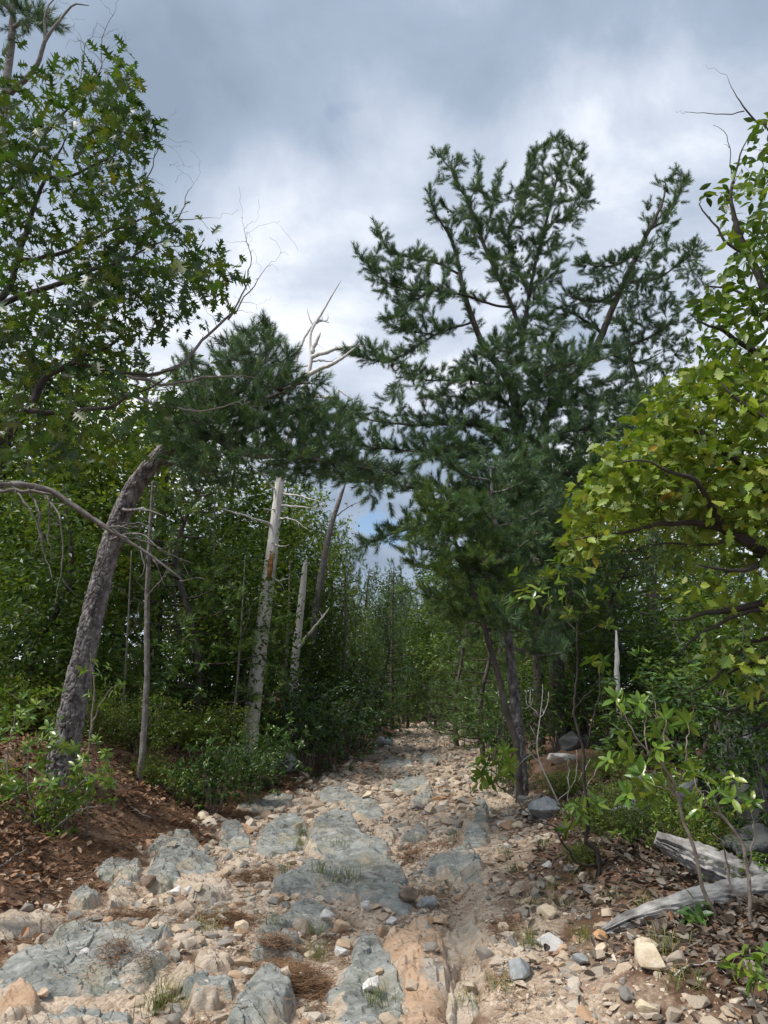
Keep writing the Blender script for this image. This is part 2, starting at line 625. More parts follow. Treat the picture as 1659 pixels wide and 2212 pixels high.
M['dead_leaf'] = leaf_mat('dead_leaves', [(0, (0.094, 0.050, 0.030)), (.35, (0.175, 0.098, 0.056)), (.7, (0.275, 0.163, 0.100)), (.92, (0.400, 0.275, 0.188)), (1, (0.300, 0.106, 0.037))], trans=.12, rough=.7, warm=(1.1, .9, .7), spec=.25)
M['dead_leaf_grey'] = leaf_mat('grey_dead_leaves', [(0, (.07, .048, .035)), (.4, (.14, .105, .08)), (.75, (.23, .185, .145)), (.95, (.34, .29, .24)), (1, (.24, .10, .04))], trans=.12, rough=.7, warm=(1.1, .9, .7), spec=.25)
M['dead_needle'] = leaf_mat('fallen_pine_needles', [(0, (.10, .052, .028)), (.5, (.17, .095, .052)), (1, (.28, .18, .11))], trans=.05, rough=.8, warm=(1, 1, 1), spec=.2)
M['bark'] = surf_mat('plated_pine_bark', [(.32, (.060, .052, .050)), (.46, (.13, .118, .114)), (.58, (.22, .205, .20)), (.72, (.36, .345, .34))], scale=16, stretch=(1, 1, .55), bump_s=.6, bump_d=.01)
M['bark_dark'] = surf_mat('dark_pine_bark', [(.3, (.040, .034, .030)), (.55, (.085, .072, .064)), (.75, (.15, .13, .118))], scale=9, stretch=(1, 1, .5), bump_s=.6, bump_d=.01)
M['bark_twig'] = surf_mat('dark_twig_bark', [(.3, (.030, .025, .022)), (.6, (.060, .050, .043)), (.8, (.10, .088, .078))], scale=12, bump_s=.3)
M['bark_grey'] = surf_mat('grey_limb_bark', [(.3, (.10, .09, .08)), (.55, (.19, .175, .16)), (.75, (.30, .285, .265))], scale=14, bump_s=.4)
M['dead_wood'] = surf_mat('bleached_dead_wood', [(.28, (.34, .31, .275)), (.42, (.54, .515, .48)), (.60, (.66, .64, .61)), (.8, (.72, .71, .68))], scale=5, stretch=(4, 4, .35), rough=.8, bump_s=.5, bump_d=.012,
                          second=[(3.0, .70, .75, (.13, .105, .09))])
M['rot_wood'] = surf_mat('orange_rotten_wood', [(.3, (.10, .05, .02)), (.5, (.34, .15, .05)), (.7, (.50, .28, .12))], scale=14, bump_s=.6)
M['log'] = surf_mat('weathered_log_wood', [(.3, (.10, .092, .085)), (.46, (.25, .24, .228)), (.6, (.40, .388, .37)), (.8, (.55, .54, .52))], scale=7, stretch=(1, 1, 1), rough=.85, bump_s=.6, bump_d=.01)
M['stick'] = surf_mat('dead_stick_wood', [(.3, (.14, .11, .085)), (.6, (.26, .22, .185)), (.8, (.38, .34, .30))], scale=14, bump_s=.3)
M['white_stick'] = surf_mat('bleached_twig_wood', [(.3, (.36, .33, .30)), (.6, (.52, .49, .46)), (.8, (.62, .60, .57))], scale=14, bump_s=.3)
M['cone'] = surf_mat('pine_cone_scales', [(.3, (.025, .018, .013)), (.7, (.07, .05, .036))], scale=60, bump_s=1.0, bump_d=.02)



def rock_mat(name, base, stains, streak, rot):
    m, t, out = new_mat(name)
    g = node(t, 'ShaderNodeTexCoord')
    mp_ = node(t, 'ShaderNodeMapping')
    mp_.inputs['Rotation'].default_value = (0, 0, rot)
    mp_.inputs['Scale'].default_value = (1.0, 5.0, 2.0)
    t.links.new(g.outputs['Object'], mp_.inputs[0])
    ns = node(t, 'ShaderNodeTexNoise', i_Scale=4.0, i_Detail=9.0, i_Roughness=.62, i_Distortion=.6)
    t.links.new(mp_.outputs[0], ns.inputs['Vector'])
    ni = node(t, 'ShaderNodeTexNoise', i_Scale=6.0, i_Detail=10.0, i_Roughness=.68)
    t.links.new(g.outputs['Object'], ni.inputs['Vector'])
    c = ramp(t, math_node(t, 'ADD', math_node(t, 'MULTIPLY', ns.outputs[0], .5), math_node(t, 'MULTIPLY', ni.outputs[0], .5)), base)
    for sc_, lo, hi, col, amt in stains:
        n_ = node(t, 'ShaderNodeTexNoise', i_Scale=sc_, i_Detail=5.0, i_Roughness=.62)
        t.links.new(g.outputs['Object'], n_.inputs['Vector'])
        f = math_node(t, 'MULTIPLY', ramp(t, n_.outputs[0], [(lo, (0, 0, 0)), (hi, (1, 1, 1))]), amt)
        mm = node(t, 'ShaderNodeMix', data_type='RGBA')
        t.links.new(f, mm.inputs[0])
        t.links.new(c, mm.inputs[6])
        mm.inputs[7].default_value = (*col, 1)
        c = mm.outputs[2]
    # thin pale quartz streaks along the foliation
    mq = node(t, 'ShaderNodeMapping')
    mq.inputs['Rotation'].default_value = (0, 0, rot)
    mq.inputs['Scale'].default_value = (2.0, 16.0, 4.0)
    t.links.new(g.outputs['Object'], mq.inputs[0])
    nq = node(t, 'ShaderNodeTexNoise', i_Scale=1.6, i_Detail=4.0, i_Roughness=.6, i_Distortion=1.0)
    t.links.new(mq.outputs[0], nq.inputs['Vector'])
    f = math_node(t, 'MULTIPLY', ramp(t, nq.outputs[0], [(.62, (0, 0, 0)), (.70, (1, 1, 1))]), .7)
    mm = node(t, 'ShaderNodeMix', data_type='RGBA')
    t.links.new(f, mm.inputs[0])
    t.links.new(c, mm.inputs[6])
    mm.inputs[7].default_value = (*streak, 1)
    # sandy soil caught along the margins and in the hollows
    so = node(t, 'ShaderNodeAttribute', attribute_name='soil')
    sf = ramp(t, math_node(t, 'ADD', math_node(t, 'MULTIPLY', so.outputs['Fac'], .75), math_node(t, 'MULTIPLY', math_node(t, 'SUBTRACT', ni.outputs[0], .5), 1.3)), [(.48, (0, 0, 0)), (.60, (1, 1, 1))])
    ms = node(t, 'ShaderNodeMix', data_type='RGBA')
    t.links.new(math_node(t, 'MULTIPLY', sf, .85), ms.inputs[0])
    t.links.new(mm.outputs[2], ms.inputs[6])
    t.links.new(ramp(t, nq.outputs[0], [(.35, (.40, .30, .215)), (.6, (.56, .465, .365))]), ms.inputs[7])
    mm = ms
    p = node(t, 'ShaderNodeBsdfPrincipled')
    p.inputs['Roughness'].default_value = .78
    p.inputs['Specular IOR Level'].default_value = .3
    t.links.new(mm.outputs[2], p.inputs['Base Color'])
    nb = node(t, 'ShaderNodeTexNoise', i_Scale=26.0, i_Detail=7.0, i_Roughness=.7)
    t.links.new(g.outputs['Object'], nb.inputs['Vector'])
    hb = math_node(t, 'ADD', math_node(t, 'MULTIPLY', ns.outputs[0], 1.6), nb.outputs[0])
    t.links.new(bump(t, hb, .9, .022), p.inputs['Normal'])
    t.links.new(p.outputs[0], out.inputs[0])
    return m


GREY_ROCK = [(.34, (.11, .118, .105)), (.44, (.205, .214, .195)), (.52, (.30, .308, .285)), (.66, (.47, .47, .44))]
M['slab'] = rock_mat('grey_schist', GREY_ROCK, [(2.1, .50, .66, (.27, .26, .175), .6), (2.9, .58, .68, (.50, .385, .275), .4), (21, .62, .70, (.56, .54, .50), .6), (1.3, .62, .68, (.46, .30, .17), .4)], (.60, .60, .57), .76)
M['slab_tan'] = rock_mat('tan_weathered_rock', [(.30, (.31, .235, .165)), (.45, (.47, .375, .28)), (.60, (.60, .51, .41)), (.74, (.68, .61, .52))], [(2.6, .52, .64, (.30, .305, .27), .7), (5, .58, .68, (.46, .28, .15), .6)], (.72, .68, .62), .9)
M['slab_orange'] = rock_mat('orange_stained_rock', [(.30, (.33, .20, .12)), (.45, (.48, .32, .205)), (.60, (.58, .43, .31)), (.74, (.64, .53, .42))], [(2.2, .54, .62, (.40, .40, .36), .7), (6, .60, .68, (.27, .16, .11), .6)], (.66, .58, .48), 1.4)
M['boulder'] = surf_mat('dark_grey_boulder', [(.3, (.045, .048, .048)), (.5, (.095, .10, .098)), (.72, (.19, .195, .19))], scale=4, detail=8, rough=.8, bump_s=.8, bump_d=.03, bump_scale=14, second=[(2.5, .6, .7, (.16, .18, .13))])
STONE_T = [(0, (.60, .60, .60)), (.12, (.44, .47, .49)), (.3, (.86, .80, .72)), (.55, (.98, .86, .72)), (.72, (1.0, .92, .82)), (.88, (1.08, 1.05, 1.0)), (.96, (.95, .68, .48)), (1, (.62, .42, .34))]
STONE_B = [(.3, (.36, .31, .26)), (.5, (.48, .43, .37)), (.7, (.58, .54, .48))]
M['stone'] = surf_mat('loose_stone', STONE_B, scale=14, rough=.85, bump_s=.5, bump_d=.01, bump_scale=40, per='object', per_stops=STONE_T)
M['stone_mass'] = surf_mat('loose_stone_mass', STONE_B, scale=14, rough=.85, bump_s=.3, bump_d=.006, bump_scale=40, per='island', per_stops=STONE_T)


def ground_mat():
    m, t, out = new_mat('trail_soil')
    a = node(t, 'ShaderNodeAttribute', attribute_name='trail')
    g = node(t, 'ShaderNodeTexCoord')
    n = node(t, 'ShaderNodeTexNoise', i_Scale=3.0, i_Detail=9.0, i_Roughness=0.68)
    t.links.new(g.outputs['Object'], n.inputs['Vector'])
    nf = node(t, 'ShaderNodeTexNoise', i_Scale=38.0, i_Detail=5.0, i_Roughness=0.7)
    t.links.new(g.outputs['Object'], nf.inputs['Vector'])
    vo = node(t, 'ShaderNodeTexVoronoi', i_Scale=55.0)
    t.links.new(g.outputs['Object'], vo.inputs['Vector'])
    mixf = math_node(t, 'ADD', math_node(t, 'MULTIPLY', n.outputs[0], .6), math_node(t, 'MULTIPLY', nf.outputs[0], .4))
    tan = ramp(t, mixf, [(.34, (.27, .195, .135)), (.45, (.44, .34, .25)), (.55, (.56, .455, .355)), (.7, (.66, .57, .47))])
    grit = ramp(t, vo.outputs['Color'], [(.2, (.7, .66, .62)), (.6, (1, 1, 1)), (.9, (1.15, 1.12, 1.08))])
    tg = node(t, 'ShaderNodeMix', data_type='RGBA', blend_type='MULTIPLY')
    tg.inputs[0].default_value = .8
    t.links.new(tan, tg.inputs[6])
    t.links.new(grit, tg.inputs[7])
    brown = ramp(t, mixf, [(.34, (.060, .036, .024)), (.48, (.135, .080, .052)), (.60, (.21, .132, .088)), (.72, (.29, .195, .135))])
    mm = node(t, 'ShaderNodeMix', data_type='RGBA')
    edge = math_node(t, 'ADD', a.outputs['Fac'], math_node(t, 'MULTIPLY', math_node(t, 'SUBTRACT', n.outputs[0], .5), 1.1), clamp=True)
    npat = node(t, 'ShaderNodeTexNoise', i_Scale=2.4, i_Detail=5.0, i_Roughness=0.6)
    t.links.new(g.outputs['Object'], npat.inputs['Vector'])
    edge = math_node(t, 'SUBTRACT', edge, math_node(t, 'MULTIPLY', ramp(t, npat.outputs[0], [(.50, (0, 0, 0)), (.62, (1, 1, 1))]), .75), clamp=True)
    t.links.new(edge, mm.inputs[0])
    t.links.new(brown, mm.inputs[6])
    t.links.new(tg.outputs[2], mm.inputs[7])
    p = node(t, 'ShaderNodeBsdfPrincipled')
    p.inputs['Roughness'].default_value = .95
    p.inputs['Specular IOR Level'].default_value = .15
    t.links.new(mm.outputs[2], p.inputs['Base Color'])
    hgt = math_node(t, 'ADD', nf.outputs[0], math_node(t, 'MULTIPLY', vo.outputs['Distance'], -.5))
    t.links.new(bump(t, hgt, .8, .02), p.inputs['Normal'])
    t.links.new(p.outputs[0], out.inputs[0])
    return m


M['ground'] = ground_mat()


# ------------------------------------------------------------------ the ground: one sheet out to the horizon
def axis_coords(lo, hi, core_lo, core_hi, step, grow):
    c = list(np.arange(core_lo, core_hi + step / 2, step))
    s, v = step, c[-1]
    while v < hi:
        s *= grow
        v += s
        c.append(v)
    s, v, pre = step, c[0], []
    while v > lo:
        s *= grow
        v -= s
        pre.append(v)
    return np.array(pre[::-1] + c)


gx = axis_coords(-420, 420, -4.2, 4.2, 0.028, 1.05)
gy = axis_coords(-30, 900, 3.4, 9.5, 0.028, 1.035)
GX, GY = np.meshgrid(gx, gy)
GZ = height(GX, GY)
mb = MB()
ny, nx = GX.shape
ii = (np.arange(ny - 1)[:, None] * nx + np.arange(nx - 1)[None]).ravel()
mb.add(np.stack([GX, GY, GZ], -1).reshape(-1, 3), np.stack([ii, ii + 1, ii + nx + 1, ii + nx], -1))
gme = mb.mesh('ground', M['ground'])
L_, R_ = side(GX, GY)
tr_att = (1 - smooth(-0.35, 0.15, L_)) * (1 - smooth(-0.1, 0.7, R_)) * (1 - smooth(34, 40, GY))
at_ = gme.attributes.new('trail', 'FLOAT', 'POINT')
at_.data.foreach_set('value', tr_att.astype(np.float32).ravel())
ground = tag(obj('ground', gme), 'rocky sandy forest trail between leaf covered banks', None, None, 'structure')


# ------------------------------------------------------------------ bedrock slabs
def poly_sdf(poly, X, Y):
    """signed distance to a polygon, positive inside"""
    x1, y1 = poly[:, 0], poly[:, 1]
    x2, y2 = np.roll(x1, -1), np.roll(y1, -1)
    d = np.full(X.shape, 1e9)
    ins = np.zeros(X.shape, bool)
    for a, b, c, e in zip(x1, y1, x2, y2):
        vx, vy = c - a, e - b
        t = np.clip(((X - a) * vx + (Y - b) * vy) / (vx * vx + vy * vy + 1e-12), 0, 1)
        d = np.minimum(d, np.hypot(X - a - t * vx, Y - b - t * vy))
        cond = ((b > Y) != (e > Y)) & (X < vx * (Y - b) / (vy + 1e-12) + a)
        ins ^= cond
    return np.where(ins, d, -d)


SLABS = []


def facets(u, v, lu, lv, amp, slope, seed):
    """broken rock: elongated cells along the strike, each its own tilted little plane"""
    r2 = np.random.default_rng(seed + 900)
    U = u / lu + 0.35 * fbm(u / lu * 1.3, v / lv * .5, 2, seed)
    V = v / lv + 0.35 * fbm(u / lu * .8 + 5, v / lv * .9, 2, seed + 1)
    iu, iv = np.floor(U).astype(int), np.floor(V).astype(int)
    iu0, iv0 = iu.min() - 1, iv.min() - 1
    shp = (iu.max() - iu0 + 3, iv.max() - iv0 + 3)
    jx, jy, jo, jg, jk = (r2.uniform(-1, 1, shp) for _ in range(5))
    best = np.full(u.shape, 9.0)
    h = np.zeros(u.shape)
    for a in (-1, 0, 1):
        for b in (-1, 0, 1):
            p, q = iu + a - iu0, iv + b - iv0
            du, dv = U - (iu + a + .5 + .42 * jx[p, q]), V - (iv + b + .5 + .42 * jy[p, q])
            dd = du * du + dv * dv
            c = dd < best
            best = np.where(c, dd, best)
            h = np.where(c, amp * jo[p, q] * .5 + slope * (du * lu * jg[p, q] * .35 + dv * lv * (.8 + jk[p, q])), h)
    return h


def slab(pts, conv, label, mat='slab', high=0.10, tilt=(0.0, 0.0), strike=(0.72, -0.69), ledge=0.030, wave=1.0, seed=None, edge=0.09):
    high = high * 0.44
    D = [conv(*p) for p in pts]
    W = np.array([gpt(x, y, high * 0.55)[:2] for x, y in D])
    ctr = W.mean(0)
    size = np.ptp(W, axis=0).max()
    res = float(np.clip(size / 110, 0.007, 0.03))
    lo, hi = W.min(0) - 0.12, W.max(0) + 0.12
    X, Y = np.meshgrid(np.arange(lo[0], hi[0], res), np.arange(lo[1], hi[1], res))
    seed = len(SLABS) * 3 + 50 if seed is None else seed
    d = poly_sdf(W, X, Y) + 0.035 * fbm(X * 7, Y * 7, 3, seed)
    d = d + 0.045
    sx, sy = unit(np.array(strike))
    u, v = (X - ctr[0]) * sx + (Y - ctr[1]) * sy, -(X - ctr[0]) * sy + (Y - ctr[1]) * sx
    rise = smooth(-0.015, edge * .85, d) ** 0.8
    rel = facets(u, v, .34, .11, ledge * .75, .13, seed + 1) + facets(u, v, .17, .055, ledge * .36, .17, seed + 2) + facets(u, v, .07, .028, ledge * .18, .18, seed + 3)
    rel = rel + 0.14 * ledge * fbm(u * 12, v * 40, 2, seed + 4)
    swell = 0.34 * high * fbm(u * 1.7 * wave, v * 2.2 * wave, 3, seed + 5)
    top = high * (0.72 + 0.35 * smooth(0, size * 0.3, d)) + swell + rel + tilt[0] * (X - ctr[0]) + tilt[1] * (Y - ctr[1])
    jq = u * 2.1 + 0.35 * fbm(v * 2, u * 2, 3, seed + 6) + 0.4
    top = top - 0.03 * (1 - smooth(0.0, 0.03, np.abs(jq - np.round(jq)))) * (size > 0.5)
    top = np.maximum(top, 0.012)
    Z = height(X, Y) - 0.09 + (top + 0.09) * rise
    keep = d > -0.06
    idx = -np.ones(X.shape, int)
    idx[keep] = np.arange(keep.sum())
    q = np.stack([idx[:-1, :-1], idx[:-1, 1:], idx[1:, 1:], idx[1:, :-1]], -1).reshape(-1, 4)
    q = q[(q >= 0).all(1)]
    zc = hz(*ctr)
    mb = MB()
    mb.add(np.stack([X[keep] - ctr[0], Y[keep] - ctr[1], Z[keep] - zc], -1), q)
    sme = mb.mesh('bedrock_outcrop', M[mat], True)
    sme.set_sharp_from_angle(angle=math.radians(24))
    soil = np.clip(1 - smooth(.015, .10, d + .06 * fbm(X * 5, Y * 5, 3, seed + 8)) + .7 * smooth(-ledge * .1, -ledge * .6, rel) * smooth(.0, .3, fbm(X * 3, Y * 3, 3, seed + 9)), 0, 1)
    if len(sme.vertices) == keep.sum():
        sme.attributes.new('soil', 'FLOAT', 'POINT').data.foreach_set('value', soil[keep].astype(np.float32))
    o = obj('bedrock_outcrop', sme, None, (ctr[0], ctr[1], zc))
    tag(o, label, 'rock', 'bedrock slabs in the trail')
    SLABS.append((W, lo, hi, X, Y, Z, d))
    return o


def c1(x, y): return .3638 * x, 1755.5 + .3638 * y
def c2(x, y): return 493.7 + .3968 * x, 1645.8 + .3968 * y
def c4(x, y): return 658.3 + .3638 * x, 1316.6 + .3638 * y
def c3(x, y): return 1097 + .3386 * x, 1426 + .3386 * y


slab([(430, 440), (470, 335), (560, 298), (700, 335), (730, 390), (840, 435), (885, 500), (955, 600), (965, 660), (1005, 790), (950, 815), (800, 765), (690, 740), (640, 640), (560, 560), (450, 510)], c2,
     'largest blue-grey ridged slab in the middle of the trail', high=.17, tilt=(-.05, .02))
slab([(258, 640), (300, 585), (420, 555), (560, 520), (650, 590), (700, 690), (700, 745), (560, 715), (400, 715), (270, 690)], c2, 'grey slab with grass along it, in front of the largest ridged slab', high=.15)
slab([(200, 350), (330, 285), (425, 320), (430, 420), (360, 480), (230, 505), (150, 480), (170, 400)], c2, 'broken pale grey slab just to the left of the largest ridged slab', high=.12)
slab([(1310, 90), (1400, 72), (1470, 108), (1495, 195), (1360, 225), (1300, 160)], c1, 'smooth wedge of grey rock between the pale broken slab and the fin-shaped ledge', high=.13, tilt=(.0, .1))
slab([(290, 845), (400, 755), (510, 740), (562, 800), (560, 875), (450, 905), (300, 895), (130, 905), (150, 870)], c2, 'low humped grey slab behind the stack of brown pine needles', high=.12)
slab([(88, 990), (200, 940), (370, 950), (385, 1065), (300, 1045), (150, 1085), (100, 1070)], c2, 'flat dark grey slab with brown pine needles piled against it', high=.08)
slab([(20, 1370), (100, 1250), (210, 1150), (290, 1125), (335, 1200), (335, 1330), (400, 1440), (0, 1440)], c2, 'steep pointed blue-grey slab at the bottom edge of the picture', high=.26, tilt=(-.15, .1), ledge=.022)
slab([(558, 1185), (680, 1095), (715, 965), (800, 938), (870, 1030), (935, 1130), (962, 1200), (940, 1440), (570, 1440)], c2, 'broad grey-green slab beside the orange stained slab', high=.14, tilt=(-.06, .05))
slab([(850, 965), (1040, 868), (1125, 900), (1182, 1000), (1192, 1180), (1162, 1300), (1205, 1440), (942, 1440), (968, 1200), (905, 1080)], c2, 'long orange stained slab along the washed-out rut', 'slab_orange', high=.20, tilt=(-.05, .03), strike=(.05, -1), ledge=.016)
slab([(1185, 930), (1300, 838), (1392, 900), (1402, 972), (1335, 1012), (1255, 1100), (1235, 1310), (1200, 1300), (1192, 1100)], c2, 'pale tan rock shelf on the far side of the rut', 'slab_tan', high=.10, strike=(.1, -1), ledge=.02)
slab([(1205, 1330), (1300, 1120), (1380, 1080), (1400, 1160), (1330, 1260), (1340, 1440), (1225, 1440)], c2, 'cracked tan rock by the rut at the bottom of the picture', 'slab_tan', high=.09, strike=(.1, -1), ledge=.02)
slab([(1240, 475), (1300, 450), (1372, 550), (1395, 630), (1300, 640), (1170, 605), (1070, 605), (1095, 550)], c2, 'grey humped outcrop to the right of the gully of tan stones', high=.17, tilt=(-.05, .1))
slab([(1285, 355), (1400, 300), (1425, 380), (1372, 455), (1265, 445)], c2, 'narrow upper ledge of the grey outcrop beside the gully', high=.15, tilt=(.05, .1))
slab([(945, 395), (1030, 338), (1095, 390), (1030, 425), (955, 425)], c2, 'small bluish grey block at the head of the stone gully', high=.15)
slab([(885, 125), (990, 83), (1085, 90), (1095, 120), (1000, 152), (900, 162)], c2, 'flat greenish slab in the cobbles further up the trail', high=.10)
slab([(975, 232), (1100, 138), (1115, 220), (1030, 238)], c2, 'stepped bluish slab below the flat greenish one', high=.12)
slab([(485, 165), (600, 138), (650, 170), (800, 195), (865, 285), (820, 305), (700, 295), (610, 215), (500, 205)], c2, 'wide stepped slab behind the largest ridged slab, with a thin stick on it', high=.12)
slab([(198, 195), (280, 152), (355, 180), (345, 235), (240, 240)], c2, 'rounded grey hump at the trail edge below the red-brown bank', high=.17)
slab([(45, 245), (200, 212), (265, 240), (150, 278)], c2, 'thin grey ledge beside the rounded hump', high=.08)
slab([(805, 362), (900, 350), (945, 400), (900, 425), (820, 405)], c2, 'smooth cream coloured rock at the corner of the largest slab', 'slab_tan', high=.12)
slab([(-40, 900), (110, 830), (330, 765), (470, 695), (700, 645), (1000, 685), (1025, 740), (960, 805), (1045, 860), (900, 885), (870, 995), (700, 1065), (330, 1065), (220, 1105), (-40, 1085)], c1,
     'big wrinkled blue-grey slab with fractures in the lower left', high=.17, tilt=(.0, .06), strike=(.93, -.36))
slab([(-40, 1095), (215, 1112), (200, 1185), (90, 1225), (-40, 1245)], c1, 'rusty brown rock face under the big wrinkled slab', 'slab_orange', high=.10, tilt=(0, .25))
slab([(190, 1225), (400, 1150), (560, 1135), (725, 1200), (745, 1265), (190, 1265)], c1, 'grey slab cut by the bottom edge below the big wrinkled slab', high=.10)
slab([(885, 200), (960, 138), (1092, 145), (1092, 190), (1020, 205), (955, 235), (900, 265)], c1, 'squarish grey knob at the upper end of the fin-shaped ledge', high=.19)
slab([(915, 265), (1030, 190), (1120, 188), (1315, 300), (1280, 335), (1100, 345), (960, 300)], c1, 'fin-shaped striped grey ledge slanting across the left half of the trail', high=.20, tilt=(-.08, .15), strike=(.9, -.43), ledge=.04)
slab([(858, 390), (900, 290), (1000, 300), (1095, 380), (960, 445), (860, 445)], c1, 'dark blue-grey wedge below the fin-shaped ledge', high=.20, tilt=(-.1, .05))
slab([(585, 335), (640, 290), (750, 278), (815, 320), (835, 385), (640, 395)], c1, 'light grey ledge with crumbled stones, left of the dark wedge', high=.14)
slab([(645, 425), (700, 395), (770, 395), (800, 440), (720, 458), (650, 455)], c1, 'small bluish hump in front of the light grey ledge', high=.12)
slab([(1058, 415), (1180, 378), (1320, 408), (1395, 485), (1260, 505), (1110, 495), (1060, 455)], c1, 'tan edged slab below the dark wedge', 'slab_tan', high=.14)
slab([(455, 495), (510, 452), (585, 512), (495, 545)], c1, 'small upright stone with white streaks near the leaf litter', high=.14)
slab([(615, 515), (700, 448), (835, 470), (838, 505), (650, 545)], c1, 'rounded tan and grey rock beside the streaked stone', 'slab_tan', high=.14)
slab([(965, 575), (1080, 538), (1145, 580), (980, 605)], c1, 'low tan rock shaped like a tongue', 'slab_tan', high=.07)
slab([(-30, 610), (180, 580), (320, 598), (335, 650), (260, 705), (-30, 800)], c1, 'pinkish tan flat rock at the left edge', 'slab_tan', high=.07)
slab([(1105, 1025), (1220, 948), (1395, 1010), (1385, 1075), (1250, 1095), (1120, 1085)], c1, 'rounded grey rock with a tan rim near the bottom', high=.13)
slab([(915, 965), (1080, 928), (1175, 960), (1100, 1005), (930, 1015)], c1, 'flat cream rock beside the end of the big wrinkled slab', 'slab_tan', high=.09)
slab([(1155, 875), (1250, 808), (1345, 850), (1355, 905), (1230, 905)], c1, 'low grey-tan rock behind the rounded grey rock', 'slab_tan', high=.10)
slab([(1095, 1115), (1160, 1048), (1260, 1110), (1130, 1155)], c1, 'pale grey chunk with a sharp crest near the grass at the bottom', high=.14)
slab([(435, 915), (540, 878), (645, 900), (645, 935), (500, 945)], c4, 'dark flat slab where the trail narrows', high=.09)
slab([(690, 862), (770, 865), (800, 900), (720, 905)], c4, 'small humped slab in the far cobbles', high=.14)
slab([(90, 1090), (150, 1055), (250, 1060), (270, 1090), (140, 1115)], c4, 'flat grey ledge at the far side of the wide stepped slab', high=.09)
slab([(985, 1160), (1030, 1118), (1090, 1140), (1060, 1185), (1000, 1190)], c4, 'flat light grey rock near the low laurel branch', high=.11)


def slab_top(x, y):
    """height of the rock under a point, or None when bare ground"""
    for W, lo, hi, X, Y, Z, d in SLABS:
        if lo[0] < x < hi[0] and lo[1] < y < hi[1]:
            j = min(int((x - lo[0]) / (X[0, 1] - X[0, 0])), X.shape[1] - 1)
            i = min(int((y - lo[1]) / (Y[1, 0] - Y[0, 0])), X.shape[0] - 1)
            if d[i, j] > 0.0:
                return float(Z[i, j])
    return None


# ------------------------------------------------------------------ stones and boulders
import bmesh


def hull_rock(seed, n, sx=1, sy=1, sz=.7, bevel=0.0, noise=0.0, sub=0):
    r2 = np.random.default_rng(seed)
    p = unit(r2.normal(0, 1, (n, 3))) * r2.uniform(.72, 1.0, (n, 1)) * [sx, sy, sz]
    bm = bmesh.new()
    for q in p:
        bm.verts.new(q)
    res = bmesh.ops.convex_hull(bm, input=bm.verts)
    bmesh.ops.delete(bm, geom=[g for g in res['geom_interior'] if isinstance(g, bmesh.types.BMVert)], context='VERTS')
    if bevel:
        bmesh.ops.dissolve_limit(bm, angle_limit=math.radians(14), verts=bm.verts[:], edges=bm.edges[:])
        bmesh.ops.bevel(bm, geom=bm.edges[:], offset=bevel, segments=2, profile=.6, affect='EDGES', clamp_overlap=True)
    bmesh.ops.triangulate(bm, faces=bm.faces[:])
    if sub:
        bmesh.ops.subdivide_edges(bm, edges=bm.edges[:], cuts=sub, use_grid_fill=True)
    V = np.array([v.co[:] for v in bm.verts])
    bm.verts.index_update()
    F = np.array([[v.index for v in f.verts] for f in bm.faces if len(f.verts) == 3])
    bm.free()
    if noise:
        dirn = unit(V)
        k = fbm(V[:, 0] * 2.5 + V[:, 2] * 1.7 + seed, V[:, 1] * 2.5 - V[:, 2] * 1.3, 4, seed)
        V = V + dirn * (noise * k)[:, None]
    return V, F


SMALL = [hull_rock(100 + k, 12, 1, rng.uniform(.6, .95), rng.uniform(.45, .75)) for k in range(14)]
MEDIUM = [hull_rock(300 + k, 16, 1, rng.uniform(.62, .95), rng.uniform(.45, .75), bevel=.06) for k in range(12)]
MED_ME = []
for V, F in MEDIUM:
    b = MB()
    b.add(V, F)
    MED_ME.append(b.mesh('stone', M['stone'], False))
    MED_ME[-1].polygons.foreach_set('use_smooth', np.zeros(len(F), bool))


def rock_at(name, px, py, w_px, seed, mat, label, asp=(.75, .6), n=22, sink=.25, rz=0.0, cat='stone', group=None, noise=.05, sub=3, bev=.07, Y=None):
    """a single recognisable stone: centre of its foot in the picture, width in picture pixels"""
    p = gpt(px, py)
    if Y is not None:
        q = at(px, py, Y)
        p = np.array([q[0], q[1], q[2]])
    st = slab_top(p[0], p[1])
    z = p[2] if st is None else max(p[2], st)
    r = 0.5 * w_px / FOC * math.hypot(p[0], p[1])
    V, F = hull_rock(seed, n, 1, asp[0], asp[1], bevel=bev, noise=noise, sub=sub)
    V = V * r / np.abs(V[:, 0]).max()
    b = MB()
    b.add(V, F)
    me = b.mesh(name, mat if not isinstance(mat, str) else M[mat])
    try:
        me.set_sharp_from_angle(angle=math.radians(28))
    except Exception:
        pass
    o = obj(name, me, None, (p[0], p[1], z + r * asp[1] * (1 - 2 * sink)))
    o.rotation_euler = (rng.uniform(-.15, .15), rng.uniform(-.15, .15), rz)
    tag(o, label, cat, group)
    return o


def solid(name, lo, mid, hi, **k):
    M[name] = surf_mat(name, [(.32, lo), (.5, mid), (.7, hi)], scale=k.get('scale', 12), detail=7, rough=.82, bump_s=.6, bump_d=.012, bump_scale=40, second=k.get('second'))


